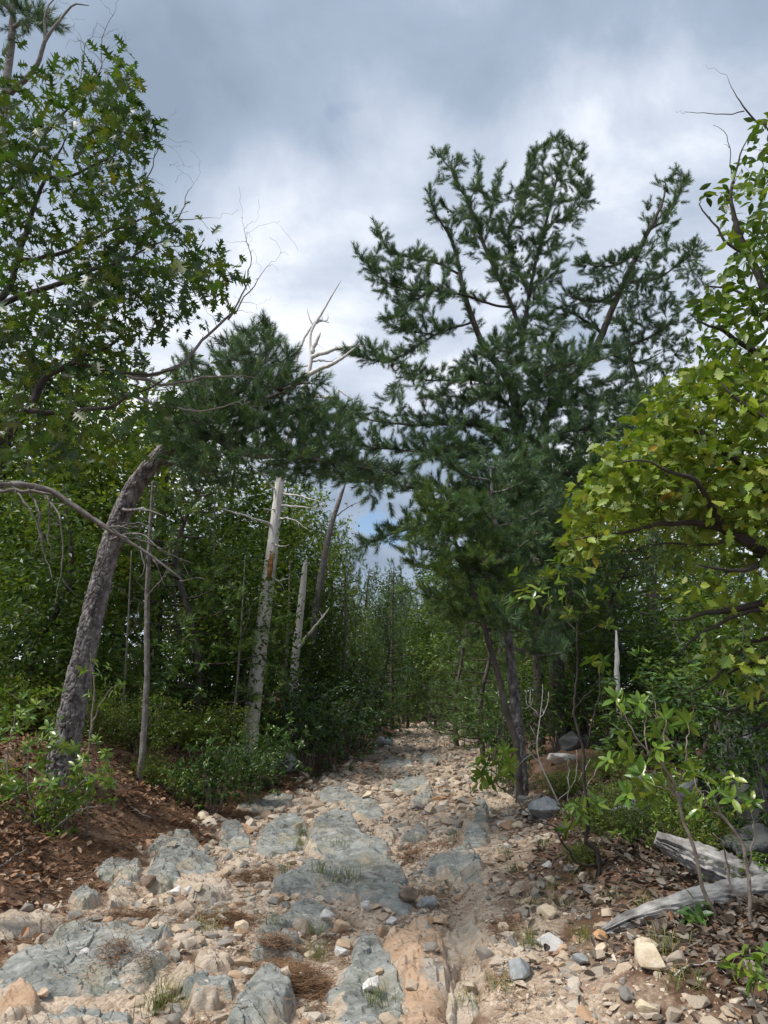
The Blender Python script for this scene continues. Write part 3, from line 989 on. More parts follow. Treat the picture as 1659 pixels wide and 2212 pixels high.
solid('cream_stone', (.46, .37, .25), (.60, .50, .36), (.70, .62, .50))
solid('tan_stone', (.36, .25, .16), (.50, .37, .25), (.62, .50, .38))
solid('grey_stone', (.19, .205, .21), (.29, .305, .31), (.42, .43, .43))
solid('white_stone', (.48, .46, .43), (.62, .60, .57), (.74, .72, .69))
solid('brown_stone', (.085, .060, .045), (.17, .125, .092), (.26, .20, .15))
solid('orange_stone', (.36, .19, .09), (.50, .30, .15), (.58, .42, .28))
KEY = [
    (520, 2010, 36, 'cream_stone', 'pale cream wedge of stone lying on pine needles left of the grass'),
    (671, 2068, 24, 'cream_stone', 'egg-shaped cream stone in the grass beside the needle pile'),
    (743, 2050, 42, 'tan_stone', 'squarish tan stone above the broad grey-green slab'),
    (735, 2068, 38, 'white_stone', 'pale rounded stone just below the squarish tan stone'),
    (845, 1998, 32, 'white_stone', 'light cube-shaped stone on the end of the orange slab'),
    (921, 1964, 40, 'grey_stone', 'tilted blue-grey block in the stone gully'),
    (886, 1950, 46, 'brown_stone', 'dark brown stone wedged against the largest slab'),
    (930, 1935, 42, 'tan_stone', 'tan block just right of the dark brown wedged stone'),
    (928, 1996, 22, 'orange_stone', 'upright orange stone at the head of the rut'),
    (950, 1995, 32, 'tan_stone', 'pinkish tan stone right of the upright orange one'),
    (706, 2003, 28, 'white_stone', 'white-grey stone under the low humped slab'),
    (738, 2015, 36, 'tan_stone', 'flat pinkish stone leaning on its neighbour in the stone row'),
    (790, 1965, 30, 'white_stone', 'pale stone at the foot of the largest slab'),
    (820, 2125, 20, 'tan_stone', 'small brownish stone sitting on the broad grey-green slab'),
    (805, 2160, 38, 'white_stone', 'whitish stone on the lower edge of the broad slab'),
    (1118, 2112, 62, 'grey_stone', 'lone triangular grey stone right of the rut'),
    (1391, 2066, 56, 'cream_stone', 'large cream block below the weathered log'),
    (1405, 2095, 74, 'cream_stone', 'flat pale stone just under the large cream block'),
    (1396, 2195, 46, 'cream_stone', 'rounded cream stone at the bottom right among leaves'),
    (1300, 2058, 30, 'cream_stone', 'pale squared stone near the tip of the lower log'),
    (1297, 2032, 34, 'orange_stone', 'flat orange-tan stone at the tip of the lower log'),
    (1182, 1983, 42, 'cream_stone', 'triangular cream stone in the weedy strip right of the trail'),
    (1182, 1875, 26, 'white_stone', 'white rounded stone left of the laurel sapling'),
    (1185, 2050, 46, 'white_stone', 'flat whitish stone in the dirt left of the lower log'),
    (1252, 2088, 40, 'grey_stone', 'bluish stone half sunk below the log tip'),
    (1216, 2095, 28, 'tan_stone', 'pinkish stone beside the half sunk bluish one'),
    (383, 1933, 30, 'white_stone', 'pale oblong pebble on the low tan rock'),
    (408, 1940, 24, 'white_stone', 'white pebble in front of the pale oblong one'),
    (428, 1940, 22, 'cream_stone', 'round cream pebble at the right end of the pebble row'),
    (322, 1930, 34, 'brown_stone', 'brown stone below the dark wedge'),
    (406, 1985, 22, 'brown_stone', 'small peaked brown stone on the needle bed'),
    (484, 1895, 26, 'tan_stone', 'rounded tan stone right of the tan edged slab'),
    (92, 2160, 26, 'tan_stone', 'small tan stone on the rusty brown rock face'),
    (180, 2085, 22, 'white_stone', 'whitish stone sitting on the big wrinkled slab'),
    (355, 2165, 46, 'brown_stone', 'dark flat stone propped in grass near the bottom'),
    (525, 2090, 36, 'tan_stone', 'long pinkish stone leaning by the needle pile'),
    (440, 1770, 24, 'cream_stone', 'cream stone at the edge of the leaf litter'),
    (792, 1733, 24, 'cream_stone', 'upright cream stone behind the stepped slab'),
    (1130, 1880, 30, 'tan_stone', 'low tan stone in the grass right of the grey outcrop'),
    (1118, 1790, 26, 'cream_stone', 'cream stone right of the narrow upper ledge'),
    (1080, 1862, 30, 'tan_stone', 'tan lump at the foot of the grey outcrop'),
]
for k, (px, py, w, mt, lab) in enumerate(KEY):
    rock_at('stone', px, py, w, 700 + k, mt, lab, asp=(rng.uniform(.7, .95), rng.uniform(.55, .75)), rz=rng.uniform(0, 3), sub=1, noise=.03, bev=.05, sink=.15, n=16)

BIG = [
    (1182, 1768, 66, 'grey_stone', 'grey angular rock left of the laurel sapling', .7, .1),
    (1380, 1790, 112, 'boulder', 'greenish slanted boulder behind the laurel sapling', .62, .25),
    (1302, 1580, 70, 'tan_stone', 'tan peaked boulder on the right bank under the trees', .8, .2),
    (1278, 1612, 42, 'grey_stone', 'pale grey boulder below the tan peaked one', .8, .25),
    (1230, 1618, 46, 'boulder', 'dark grey boulder left of the pale grey one', .8, .2),
    (1322, 1600, 26, 'white_stone', 'small whitish boulder under the tan peaked one', .8, .3),
    (1215, 1645, 74, 'white_stone', 'low whitish boulder near the pine trunks', .4, .3),
    (1470, 1640, 70, 'boulder', 'grey boulder half hidden by laurel leaves on the bank', .6, .3),
    (1400, 1690, 60, 'boulder', 'dark boulder behind the laurel stems', .6, .3),
    (607, 1662, 72, 'grey_stone', 'bluish boulder at the foot of the left shrubs', .62, .2),
    (832, 1612, 40, 'grey_stone', 'grey boulder at the far left edge of the trail', .7, .25),
    (1360, 1640, 40, 'grey_stone', 'grey stone in the bank weeds', .7, .25),
]
for k, (px, py, w, mt, lab, az, sk) in enumerate(BIG):
    rock_at('boulder', px, py, w, 820 + k, mt, lab, asp=(.9, az), rz=rng.uniform(0, 3), sink=sk, cat='boulder', sub=2, noise=.05)
# the stack of big boulders at the right edge
for k, (px, py, w, lab, Y, az) in enumerate([
        (1650, 1665, 190, 'huge grey boulder at the right edge behind the twigs', 7.2, .8),
        (1660, 1755, 150, 'dark boulder under the huge one at the right edge', 6.2, .75),
        (1650, 1835, 150, 'low dark boulder just above the weathered log', 5.7, .5),
        (1510, 1725, 110, 'shaded boulder below the laurel, next to the huge one', 6.9, .6)]):
    rock_at('boulder', px, py, w, 860 + k, 'boulder', lab, asp=(.9, az), rz=k * 1.3, sink=.45, cat='boulder', sub=4, noise=.08, Y=Y)

# loose stones: positions by size, the 300 that show largest as objects, the rest as one mass
def slab_tops(x, y):
    t = np.full(len(x), np.nan)
    for W, lo, hi, X, Y, Z, d in SLABS:
        j = ((x - lo[0]) / (X[0, 1] - X[0, 0])).astype(int)
        i = ((y - lo[1]) / (Y[1, 0] - Y[0, 0])).astype(int)
        ok = (j >= 0) & (i >= 0) & (j < X.shape[1]) & (i < X.shape[0])
        k = np.nonzero(ok)[0]
        k = k[d[i[k], j[k]] > 0]
        t[k] = Z[i[k], j[k]]
    return t


def pick_stones(x, y, r):
    l, rr = side(x, y)
    n = len(x)
    t = slab_tops(x, y)
    bad = (l > .25) | (rr > 1.3) | ((rr > .1) & (rng.random(n) < .35 + .4 * rr)) | ((l > -.3) & (rng.random(n) < .6)) | (~np.isnan(t) & (rng.random(n) < .975))
    z = np.where(np.isnan(t), height(x, y), t)
    return np.stack([x, y, z, r], -1)[~bad]


def power(n, lo, p, hi):
    return np.minimum(hi, lo * (1 - rng.random(n)) ** -p)


y = 3.3 + 6.7 * rng.random(30000) ** 1.25
x = trail_x(y) + rng.uniform(-1, 1, len(y)) * (trail_w(y) + .7) + .4
keep = rng.random(len(y)) < .5 + .95 * fbm(x * 1.6, y * 1.6, 3, 77)
near = pick_stones(x[keep], y[keep], power(keep.sum(), .0085, .72, .075))
y = 9.0 + 29 * rng.random(12000) ** 1.35
x = trail_x(y) + rng.uniform(-1, 1, len(y)) * (trail_w(y) + .3) + .2
far = pick_stones(x, y, power(len(y), .028, .5, .15))
gp = []
for _ in range(420):
    py = rng.uniform(1790, 1990)
    gp.append(gpt(np.interp(py, [1790, 1860, 1930, 1990], [865, 890, 915, 900]) + rng.normal(0, 30), py))
gp = np.array(gp)
gully = pick_stones(gp[:, 0], gp[:, 1], rng.uniform(.015, .05, len(gp)))
y = 3.6 + 5.0 * rng.random(5200)
x = rng.normal(.55, .42, 5200)
wash = pick_stones(x, y, power(5200, .006, .55, .03))
cand = np.concatenate([near, far, gully, wash])
show = cand[:, 3] / np.hypot(cand[:, 0], cand[:, 1])
order = np.argsort(-show)
N_IND = 290
for k in order[:N_IND]:
    x, y, z, r = cand[k]
    me = MED_ME[rng.integers(len(MED_ME))]
    o = obj('loose_stone', me, None, (x, y, z + r * .12))
    o.scale = (r, r, r * .9)
    o.rotation_euler = (rng.uniform(-.3, .3), rng.uniform(-.3, .3), rng.uniform(0, 6.28))
    if y > 9:
        lab, grp = 'loose cobble on the far stretch of the trail', 'cobbles of the far stretch'
    elif x > .75:
        lab, grp = 'loose stone in the pebbly strip right of the rut', 'stones of the pebbly strip'
    elif y > 6.3:
        lab, grp = 'loose stone on the middle stretch around the largest slab', 'stones of the middle stretch'
    elif x < -.75:
        lab, grp = 'loose stone around the big wrinkled slab at the lower left', 'stones of the lower left'
    else:
        lab, grp = 'loose stone between the near slabs at the bottom centre', 'stones of the bottom centre'
    tag(o, lab, 'stone', grp)
mb = MB()
rest = cand[order[N_IND:]]
pick = rng.integers(len(SMALL), size=len(rest))
for s in range(len(SMALL)):
    q = rest[pick == s]
    a = rng.uniform(0, 6.28, len(q))
    ax = np.stack([np.cos(a), np.sin(a), rng.normal(0, .25, len(q))], -1)
    nm = np.stack([rng.normal(0, .25, len(q)), rng.normal(0, .25, len(q)), np.ones(len(q))], -1)
    scatter(mb, SMALL[s][0], SMALL[s][1], q[:, :3] + np.stack([0 * a, 0 * a, q[:, 3] * .08], -1), ax, nm, q[:, 3])
tag(obj('gravel', mb.mesh('gravel', M['stone_mass'], False)), 'tan and grey gravel and cobbles covering the trail', 'gravel', None, 'stuff')


# ------------------------------------------------------------------ growing twigs and leaves
def px_line(pts):
    """[(px, py, depth, radius)] -> world points and radii"""
    P = np.array([at(p[0], p[1], p[2]) for p in pts])
    return P, np.array([p[3] for p in pts], float)


def resample(P, R, step):
    C = spline(np.column_stack([P, R]), 8)
    L = np.concatenate([[0], np.cumsum(np.linalg.norm(np.diff(C[:, :3], axis=0), axis=1))])
    m = max(4, int(L[-1] / step))
    s = np.linspace(0, L[-1], m)
    D = np.stack([np.interp(s, L, C[:, k]) for k in range(4)], -1)
    return D[:, :3], np.maximum(D[:, 3], .001)


def layered(tg, seed, thr, sx=1.1, sz=3.2):
    """keep the points that fall into flat ragged layers, as boughs do"""
    return tg[fbm(tg[:, 0] * sx + tg[:, 1] * .6, tg[:, 2] * sz, 3, seed) > thr]


class Skeleton:
    def __init__(self):
        self.P, self.R, self.T = [], [], []
        self.twigs = []

    def add(self, P, R, lo=0.0):
        k = int(len(P) * lo)
        self.P.append(P[k:])
        self.R.append(R[k:])
        self.T.append(unit(np.gradient(P, axis=0))[k:])

    def grow(self, targets, bend=.35, rise=.1, wig=.05, thin=1.0, maxlen=9):
        P0, R0, T0 = np.concatenate(self.P), np.concatenate(self.R), np.concatenate(self.T)
        n = len(targets)
        m = len(P0)
        P, R, T = np.zeros((m + n * 6, 3)), np.zeros(m + n * 6), np.zeros((m + n * 6, 3))
        P[:m], R[:m], T[:m] = P0, R0, T0
        d0 = np.array([np.min(np.linalg.norm(P0 - t, axis=1)) for t in targets])
        tt = np.linspace(0, 1, 7)[:, None]
        for t in targets[np.argsort(d0)]:
            d = np.linalg.norm(P[:m] - t, axis=1)
            # prefer stouter wood that lies behind the target
            along = np.einsum('ij,ij->i', T[:m], t - P[:m]) / (d + 1e-6)
            k = int(np.argmin(d * (1.25 - .35 * along) - np.minimum(R[:m], .03) * 2.0))
            L = d[k]
            if L > maxlen or L < .03:
                continue
            c = P[k] + L * .5 * unit(unit(t - P[k]) + bend * T[k] * 1.5 + np.array([0, 0, -rise]))
            Q = (1 - tt) ** 2 * P[k] + 2 * tt * (1 - tt) * c + tt ** 2 * t
            Q = Q + np.concatenate([[[0, 0, 0]], rng.normal(0, wig * L / 3, (5, 3)), [[0, 0, 0]]])
            r0 = min(R[k] * .8, (.0035 + .009 * L) * thin)
            q = np.linspace(r0, max(.0016 * thin, r0 * .3), 7)
            P[m:m + 6], R[m:m + 6] = Q[1:], q[1:]
            T[m:m + 6] = unit(np.gradient(Q, axis=0))[1:]
            m += 6
            self.twigs.append((Q, q))


def in_poly(poly, x, y):
    return poly_sdf(np.array(poly, float), np.asarray(x, float), np.asarray(y, float)) > 0


def fill(poly, Y0, Y1, n, bias=1.0):
    poly = np.array(poly, float)
    lo, hi = poly.min(0), poly.max(0)
    out = []
    while len(out) < n:
        q = rng.uniform(lo, hi, (n * 2, 2))
        q = q[in_poly(poly, q[:, 0], q[:, 1])]
        out += [at(a, b, Y0 + (Y1 - Y0) * rng.random() ** bias) for a, b in q]
    return np.array(out[:n])


def pine_shoots(twigs, spacing, start=.3, up=.45, spread=.6, tip=2):
    P, A = [], []
    for Q, q in twigs:
        seg = np.linalg.norm(np.diff(Q, axis=0), axis=1)
        L = seg.sum()
        n = max(2, int(L * (1 - start) / spacing))
        s = rng.uniform(start, 1, n)
        s[:tip] = 1.0
        f = s * (len(Q) - 1)
        i = np.minimum(f.astype(int), len(Q) - 2)
        w = (f - i)[:, None]
        P.append(Q[i] * (1 - w) + Q[i + 1] * w)
        T = unit(Q[i + 1] - Q[i])
        A.append(unit(T * .8 + rng.normal(0, spread, (n, 3)) * .6 + np.array([0, 0, up])))
    return np.concatenate(P), np.concatenate(A)


def leaf_points(twigs, spacing, start=.3, tip=3, jit=.03):
    P, T_ = [], []
    for Q, q in twigs:
        L = np.linalg.norm(np.diff(Q, axis=0), axis=1).sum()
        n = max(tip, int(L * (1 - start) / spacing) + tip)
        s = rng.uniform(start, 1, n)
        s[:tip] = 1.0
        f = s * (len(Q) - 1)
        i = np.minimum(f.astype(int), len(Q) - 2)
        w = (f - i)[:, None]
        P.append(Q[i] * (1 - w) + Q[i + 1] * w + rng.normal(0, jit, (n, 3)))
        T_.append(unit(Q[i + 1] - Q[i]))
    return np.concatenate(P), np.concatenate(T_)


def put_leaves(mb, leaf, P, T, size, flat=.7, var=.25, droop=.15, mi=0, out=.5):
    n = len(P)
    ax = unit(T * out + rng.normal(0, .75, (n, 3)) * [1, 1, .6] + [0, 0, -droop])
    nm = unit(rng.normal(0, 1 - flat * .6, (n, 3)) + [0, 0, flat * 1.6])
    sz = size * rng.uniform(1 - var, 1 + var, n)
    scatter(mb, leaf[0], leaf[1], P, ax, nm, sz, mi)


def draw_twigs(mb, twigs, n=4, mi=0, every=1):
    for Q, q in twigs:
        tube(mb, Q[::every], q[::every], n, mi)


def local(root, mbs):
    """shift builders from world coordinates to a root's own"""
    for b in mbs:
        b.v = [v - np.array(root.location)[None] for v in b.v]


def pine(name, label, trunk, limbs, targets, mat, bark='bark_dark', plated=None, spacing=.055, size=.15, group=None, shoot=None, up=.45, cones=0, cone_zone=None, rise=-.1, twig_thin=1.0, bare=()):
    P, R = px_line(trunk)
    gz = hz(P[0][0], P[0][1])
    P = np.concatenate([[P[0] * [1, 1, 0] + [0, 0, min(gz, P[0][2]) - .25]], P])
    R = np.concatenate([[R[0] * 1.15], R])
    root = thing(name, (P[0][0], P[0][1], gz), label, 'tree', group)
    wood, crown = MB(), MB()
    sk = Skeleton()
    if plated:
        D = trunk_mesh(wood, P, R, **plated)
        sk.add(D[::6, :3], D[::6, 3], .45)
    else:
        C, r = resample(P, R, .12)
        C[2:-1] += rng.normal(0, .008, C[2:-1].shape)
        tube(wood, C, r, 9)
        sk.add(C, r, .45)
    main = []
    for l in limbs:
        p, r = px_line(l)
        C, r = resample(p, r, .10)
        C = wiggle(C, .03)
        tube(wood, C, r, 6)
        sk.add(C, r, .1)
        main.append((C, r))
    for l in bare:
        p, r = px_line(l)
        C, r = resample(p, r, .08)
        tube(wood, wiggle(C, .02), r, 5)
    sk.grow(np.asarray(targets), rise=rise, thin=twig_thin)
    draw_twigs(wood, sk.twigs, 4)
    A, B = pine_shoots(sk.twigs, spacing, up=up)
    if main:
        A2, B2 = pine_shoots(main, spacing * .9, start=.12, up=up, spread=1.1)
        A, B = np.concatenate([A, A2]), np.concatenate([B, B2])
    n = len(A)
    sh = shoot or SHOOT
    scatter(crown, sh[0], sh[1], A, B, rng.normal(0, 1, (n, 3)), size * rng.uniform(.75, 1.2, n))
    local(root, [wood, crown])
    obj('trunk', wood.mesh('pine_trunk', M[bark]), root)
    obj('crown', crown.mesh('pine_crown', M[mat], False), root)
    if cones:
        c = MB()
        V, F = hull_rock(5, 40, .75, .75, 1.0)
        c.add(V * .042, F)
        cm = c.mesh('cone', M['cone'], False)
        cand_ = [q for q, _ in sk.twigs] + [q for q, _ in main]
        pts = np.concatenate([q[2:-1] for q in cand_])
        if cone_zone is not None:
            pts = pts[pts[:, 2] > cone_zone]
        for k in rng.choice(len(pts), min(cones, len(pts)), replace=False):
            o = obj('cone', cm, root, pts[k] - np.array(root.location) + rng.normal(0, .03, 3))
            o.rotation_euler = (rng.uniform(-1, 1), rng.uniform(-1, 1), rng.uniform(0, 6))
            o.scale = [rng.uniform(.8, 1.4)] * 3
    return root


# ---- the tall forked pine right of the trail
YA = 14.5
limbs = [
    [(1051, 761, YA, 0.0680), (1022, 692, YA, 0.0600), (1000, 627, YA, 0.0520), (989, 572, YA, 0.0400), (968, 507, YA, 0.0280), (935, 449, YA - .2, 0.0160), (928, 412, YA - .2, 0.0064)],
    [(1130, 740, YA, 0.0560), (1106, 663, YA - .2, 0.0480), (1051, 536, YA - .3, 0.0400), (1015, 438, YA - .3, 0.0280), (989, 401, YA - .3, 0.0176), (966, 345, YA - .3, 0.0064)],
    [(1125, 780, YA, 0.0560), (1150, 600, YA + .3, 0.0440), (1182, 463, YA + .3, 0.0320), (1204, 379, YA + .3, 0.0200), (1219, 320, YA + .3, 0.0064)],
    [(1145, 640, YA + .2, 0.0320), (1099, 520, YA + .2, 0.0280), (1128, 430, YA + .2, 0.0200), (1146, 372, YA + .2, 0.0120), (1157, 332, YA + .2, 0.0048)],
    [(1175, 492, YA + .3, 0.0240), (1220, 470, YA, 0.0176), (1251, 445, YA - .2, 0.0128), (1277, 400, YA - .2, 0.0056)],
    [(989, 590, YA, 0.0280), (931, 565, YA - .4, 0.0240), (858, 550, YA - .8, 0.0176), (829, 525, YA - .9, 0.0112), (817, 496, YA - .9, 0.0048)],
    [(1104, 664, YA - .2, 0.0280), (1059, 656, YA - .2, 0.0264), (997, 634, YA - .5, 0.0240), (931, 627, YA - .9, 0.0200), (869, 623, YA - 1.2, 0.0160), (815, 594, YA - 1.4, 0.0104), (772, 552, YA - 1.4, 0.0048)],
    [(931, 627, YA - .9, 0.0160), (880, 660, YA - 1.2, 0.0120), (840, 690, YA - 1.4, 0.0048)],
    [(1022, 696, YA, 0.0280), (946, 721, YA - .8, 0.0224), (851, 778, YA - 1.4, 0.0144), (790, 775, YA - 1.6, 0.0080), (757, 763, YA - 1.7, 0.0040)],
    [(940, 724, YA - .8, 0.0144), (890, 715, YA - 1.2, 0.0096), (835, 695, YA - 1.5, 0.0040)],
    [(1015, 438, YA - .3, 0.0160), (1030, 390, YA - .1, 0.0112), (1034, 345, YA, 0.0048)],
    [(1051, 500, YA - .2, 0.0160), (1070, 430, YA - .4, 0.0112), (1078, 372, YA - .4, 0.0048)],
    [(1100, 930, YA, 0.0480), (1000, 915, YA - .8, 0.0360), (900, 918, YA - 1.8, 0.0240), (820, 910, YA - 2.3, 0.0128), (765, 895, YA - 2.5, 0.0048)],
    [(1100, 985, YA, 0.0400), (980, 985, YA - 1, 0.0280), (880, 974, YA - 1.8, 0.0176), (800, 968, YA - 2.3, 0.0096), (757, 955, YA - 2.4, 0.0040)],
    [(1110, 1060, YA, 0.0560), (1040, 1058, YA - .6, 0.0480), (954, 1060, YA - 1.6, 0.0360), (829, 1046, YA - 2.6, 0.0224), (760, 1038, YA - 3.0, 0.0112), (715, 1030, YA - 3.2, 0.0048)],
    [(1180, 1090, YA, 0.0480), (1090, 1095, YA - .8, 0.0400), (1004, 1105, YA - 1.4, 0.0320), (940, 1125, YA - 1.8, 0.0240), (840, 1155, YA - 2.4, 0.0128), (790, 1178, YA - 2.6, 0.0048)],
    [(1120, 900, YA, 0.0400), (1040, 820, YA - 1.2, 0.0240), (930, 820, YA - 1.8, 0.0144), (885, 812, YA - 2, 0.0048)],
    [(1125, 880, YA, 0.0400), (1200, 800, YA - 1, 0.0280), (1290, 780, YA - 1.6, 0.0160), (1340, 760, YA - 1.8, 0.0048)],
    [(1130, 960, YA, 0.0400), (1230, 930, YA - 1, 0.0280), (1330, 930, YA - 1.5, 0.0160), (1390, 900, YA - 1.7, 0.0048)],
    [(1140, 1050, YA, 0.0400), (1230, 1020, YA - 1.4, 0.0280), (1310, 1040, YA - 2, 0.0160)],
    [(1120, 1000, YA, 0.0400), (1080, 960, YA - 2, 0.0240), (1060, 930, YA - 2.6, 0.0096)],
    [(1130, 1080, YA, 0.0400), (1120, 1060, YA - 2, 0.0240), (1140, 1020, YA - 2.8, 0.0096)],
]
tg = [fill([(930, 330), (1000, 320), (1040, 410), (1110, 420), (1160, 310), (1235, 300), (1285, 370), (1270, 450), (1240, 540), (1180, 640), (1100, 640), (1030, 560), (960, 480)], YA - .9, YA + .9, 330),
      fill([(765, 540), (800, 570), (820, 480), (850, 540), (960, 540), (990, 600), (960, 660), (850, 660), (800, 610)], YA - 1.6, YA - .2, 80),
      fill([(830, 680), (900, 660), (960, 690), (940, 740), (860, 800), (750, 770), (770, 750), (850, 750)], YA - 1.9, YA - .6, 78),
      fill([(1020, 760), (1100, 700), (1180, 640), (1230, 760), (1250, 900), (1240, 1050), (1000, 1080), (960, 960), (940, 860)], YA - 1.9, YA + .8, 640),
      fill([(760, 890), (830, 880), (900, 790), (960, 800), (1000, 860), (980, 990), (900, 990), (750, 970)], YA - 2.6, YA - .6, 130),
      fill([(720, 1010), (900, 1000), (1000, 1010), (1100, 1060), (1100, 1130), (960, 1140), (830, 1180), (780, 1190), (860, 1110), (760, 1050)], YA - 3.2, YA - 1, 85),
      fill([(1230, 740), (1330, 740), (1400, 860), (1400, 960), (1300, 1060), (1230, 1060)], YA - 2, YA + .3, 190),
      fill([(1000, 1080), (1280, 1060), (1290, 1250), (1180, 1300), (1040, 1280)], YA - 2.2, YA + .4, 420)]
pine('pine_tree', 'tall forked pine full of cones, highest tree right of the trail',
     [(1215, 1560, YA, .15), (1190, 1350, YA, .14), (1150, 1120, YA, .13), (1122, 950, YA, .12), (1112, 860, YA, .105), (1085, 800, YA, .085), (1051, 761, YA, .07)], limbs, layered(np.concatenate(tg), 73, -.36), 'needle',
     plated=dict(n=40, step=.03, cell=(.09, .15), depth=.025, seed=3), cones=46, cone_zone=7.0, size=.21, spacing=.036)

# ---- the leaning limb-like pine behind it
YB = 16.0
limbs = [
    [(1386, 529, YB, .05), (1340, 570, YB - .6, .03), (1290, 575, YB - 1, .015), (1265, 565, YB - 1, .006)],
    [(1340, 626, YB, .05), (1290, 650, YB - .6, .03), (1230, 640, YB - 1, .012), (1212, 615, YB - 1, .006)],
    [(1300, 720, YB, .05), (1260, 690, YB - .6, .03), (1215, 670, YB - 1, .01)],
    [(1400, 500, YB, .04), (1440, 470, YB + .3, .02), (1478, 395, YB + .3, .006)],
    [(1350, 610, YB, .05), (1420, 600, YB + .2, .03), (1480, 560, YB, .01)],
    [(1290, 750, YB, .06), (1380, 740, YB - .4, .035), (1450, 700, YB - .6, .012)],
    [(1230, 830, YB, .06), (1320, 870, YB - .6, .035), (1420, 850, YB - 1, .012)],
]
tg = [fill([(1395, 470), (1420, 385), (1450, 365), (1490, 375), (1470, 450), (1440, 540), (1420, 640), (1370, 720), (1330, 720), (1350, 600)], YB - .8, YB + .8, 90),
      fill([(1250, 560), (1300, 550), (1380, 530), (1370, 620), (1300, 720), (1210, 690), (1200, 620)], YB - 1.1, YB + .3, 70),
      fill([(1400, 560), (1490, 490), (1530, 560), (1520, 720), (1480, 800), (1420, 840), (1300, 860), (1330, 740)], YB - 1.0, YB + .8, 130),
      fill([(1230, 860), (1440, 830), (1420, 1000), (1280, 1120), (1230, 1000)], YB - 1.0, YB + .8, 120)]
pine('pine_tree', 'leaning pine stem reaching up and away behind the tall forked pine',
     [(1255, 1560, YB, .13), (1235, 1350, YB, .12), (1195, 1080, YB, .115), (1175, 930, YB, .11), (1209, 849, YB, .10), (1283, 757, YB, .085), (1340, 626, YB, .07), (1386, 529, YB, .06), (1431, 438, YB, .03), (1437, 380, YB, .008)],
     limbs, np.concatenate(tg), 'needle', cones=14, cone_zone=7.5, spacing=.036, size=.19)

# ---- young pine whose leader stands before the tall one, and its plated neighbour by the trail
YC = 10.5
limbs = []
tg = []
ldr = np.array([(1118, 1632), (1085, 1500), (1052, 1370), (1020, 1270), (990, 1185), (968, 1110), (956, 1066)], float)
for k, f in enumerate(np.linspace(.35, .97, 26)):
    q = f * (len(ldr) - 1)
    i = min(int(q), len(ldr) - 2)
    bx, by = ldr[i] * (1 - q + i) + ldr[i + 1] * (q - i)
    ln = 25 + 190 * (1 - f) ** .75
    a = k * 2.4
    ex, ed = bx + ln * math.cos(a), .9 * ln / 190 * 1.2 * math.sin(a)
    ey = by - ln * .22 + 10
    limbs.append([(bx, by, YC, .014), ((bx + ex) / 2, (by + ey) / 2 + 6, YC + ed / 2, .010), (ex, ey, YC + ed, .004)])
    for _ in range(7):
        u = rng.uniform(.35, 1.05)
        tg.append(at(bx + (ex - bx) * u + rng.normal(0, 16), by + (ey - by) * u + rng.normal(0, 13), YC + ed * u + rng.normal(0, .12)))
pine('pine_tree', 'slender young pine with bright tufts leaning over the trail', [(x, y, YC, r) for (x, y), r in zip(ldr, [.048, .044, .038, .032, .025, .016, .006])], limbs, tg, 'needle_b', size=.18, spacing=.036)
YD = 10.8
limbs, tg = [], []
for k in range(16):
    by = 1010 + k * 26
    bx = np.interp(by, [960, 1200, 1400], [1050, 1080, 1100])
    a = k * 2.4 + 1
    ln = 115 + 40 * math.sin(k * 3)
    ex, ey, ed = bx + ln * math.cos(a), by - 20 + rng.normal(0, 20), 1.3 * math.sin(a)
    limbs.append([(bx, by, YD, .022), ((bx + ex) / 2, (by + ey) / 2 + 12, YD + ed / 2, .015), (ex, ey, YD + ed, .005)])
    for _ in range(7):
        u = rng.uniform(.3, 1.15)
        tg.append(at(bx + (ex - bx) * u + rng.normal(0, 22), by + (ey - by) * u + rng.normal(0, 16), YD + ed * u + rng.normal(0, .2)))
pine('pine_tree', 'plated pine trunk standing at the right edge of the trail', [(1124, 1645, YD, .085), (1113, 1520, YD, .072), (1098, 1380, YD, .066), (1080, 1220, YD, .06), (1066, 1110, YD, .035), (1060, 1010, YD, .012)], limbs, tg, 'needle',
     bark='bark', plated=dict(n=44, step=.02, cell=(.06, .11), depth=.02, seed=8), size=.19, spacing=.04)
for k, (x0, y0, x1, y1, Yk, r) in enumerate([(1165, 1570, 1150, 1180, 15.5, .12), (1232, 1560, 1215, 1200, 17.0, .15), (1195, 1560, 1205, 1180, 18.5, .13)]):
    tg = fill([(x1 - 130, y1 - 60), (x1 + 130, y1 - 90), (x1 + 110, y1 + 190), (x1 - 120, y1 + 190)], Yk - 1.3, Yk + 1.3, 90)
    pine('pine_tree', ['dark pine trunk just behind the plated trunk by the trail', 'thick dark pine trunk behind the white dead shrub', 'dark pine trunk deeper in the shade behind the dead shrub'][k],
         [(x0, y0, Yk, r), ((x0 + x1) / 2 + 4, (y0 + y1) / 2, Yk, r * .9), (x1, y1, Yk, r * .6)], [], tg, 'needle', spacing=.07, size=.23, shoot=SHOOT_LO)

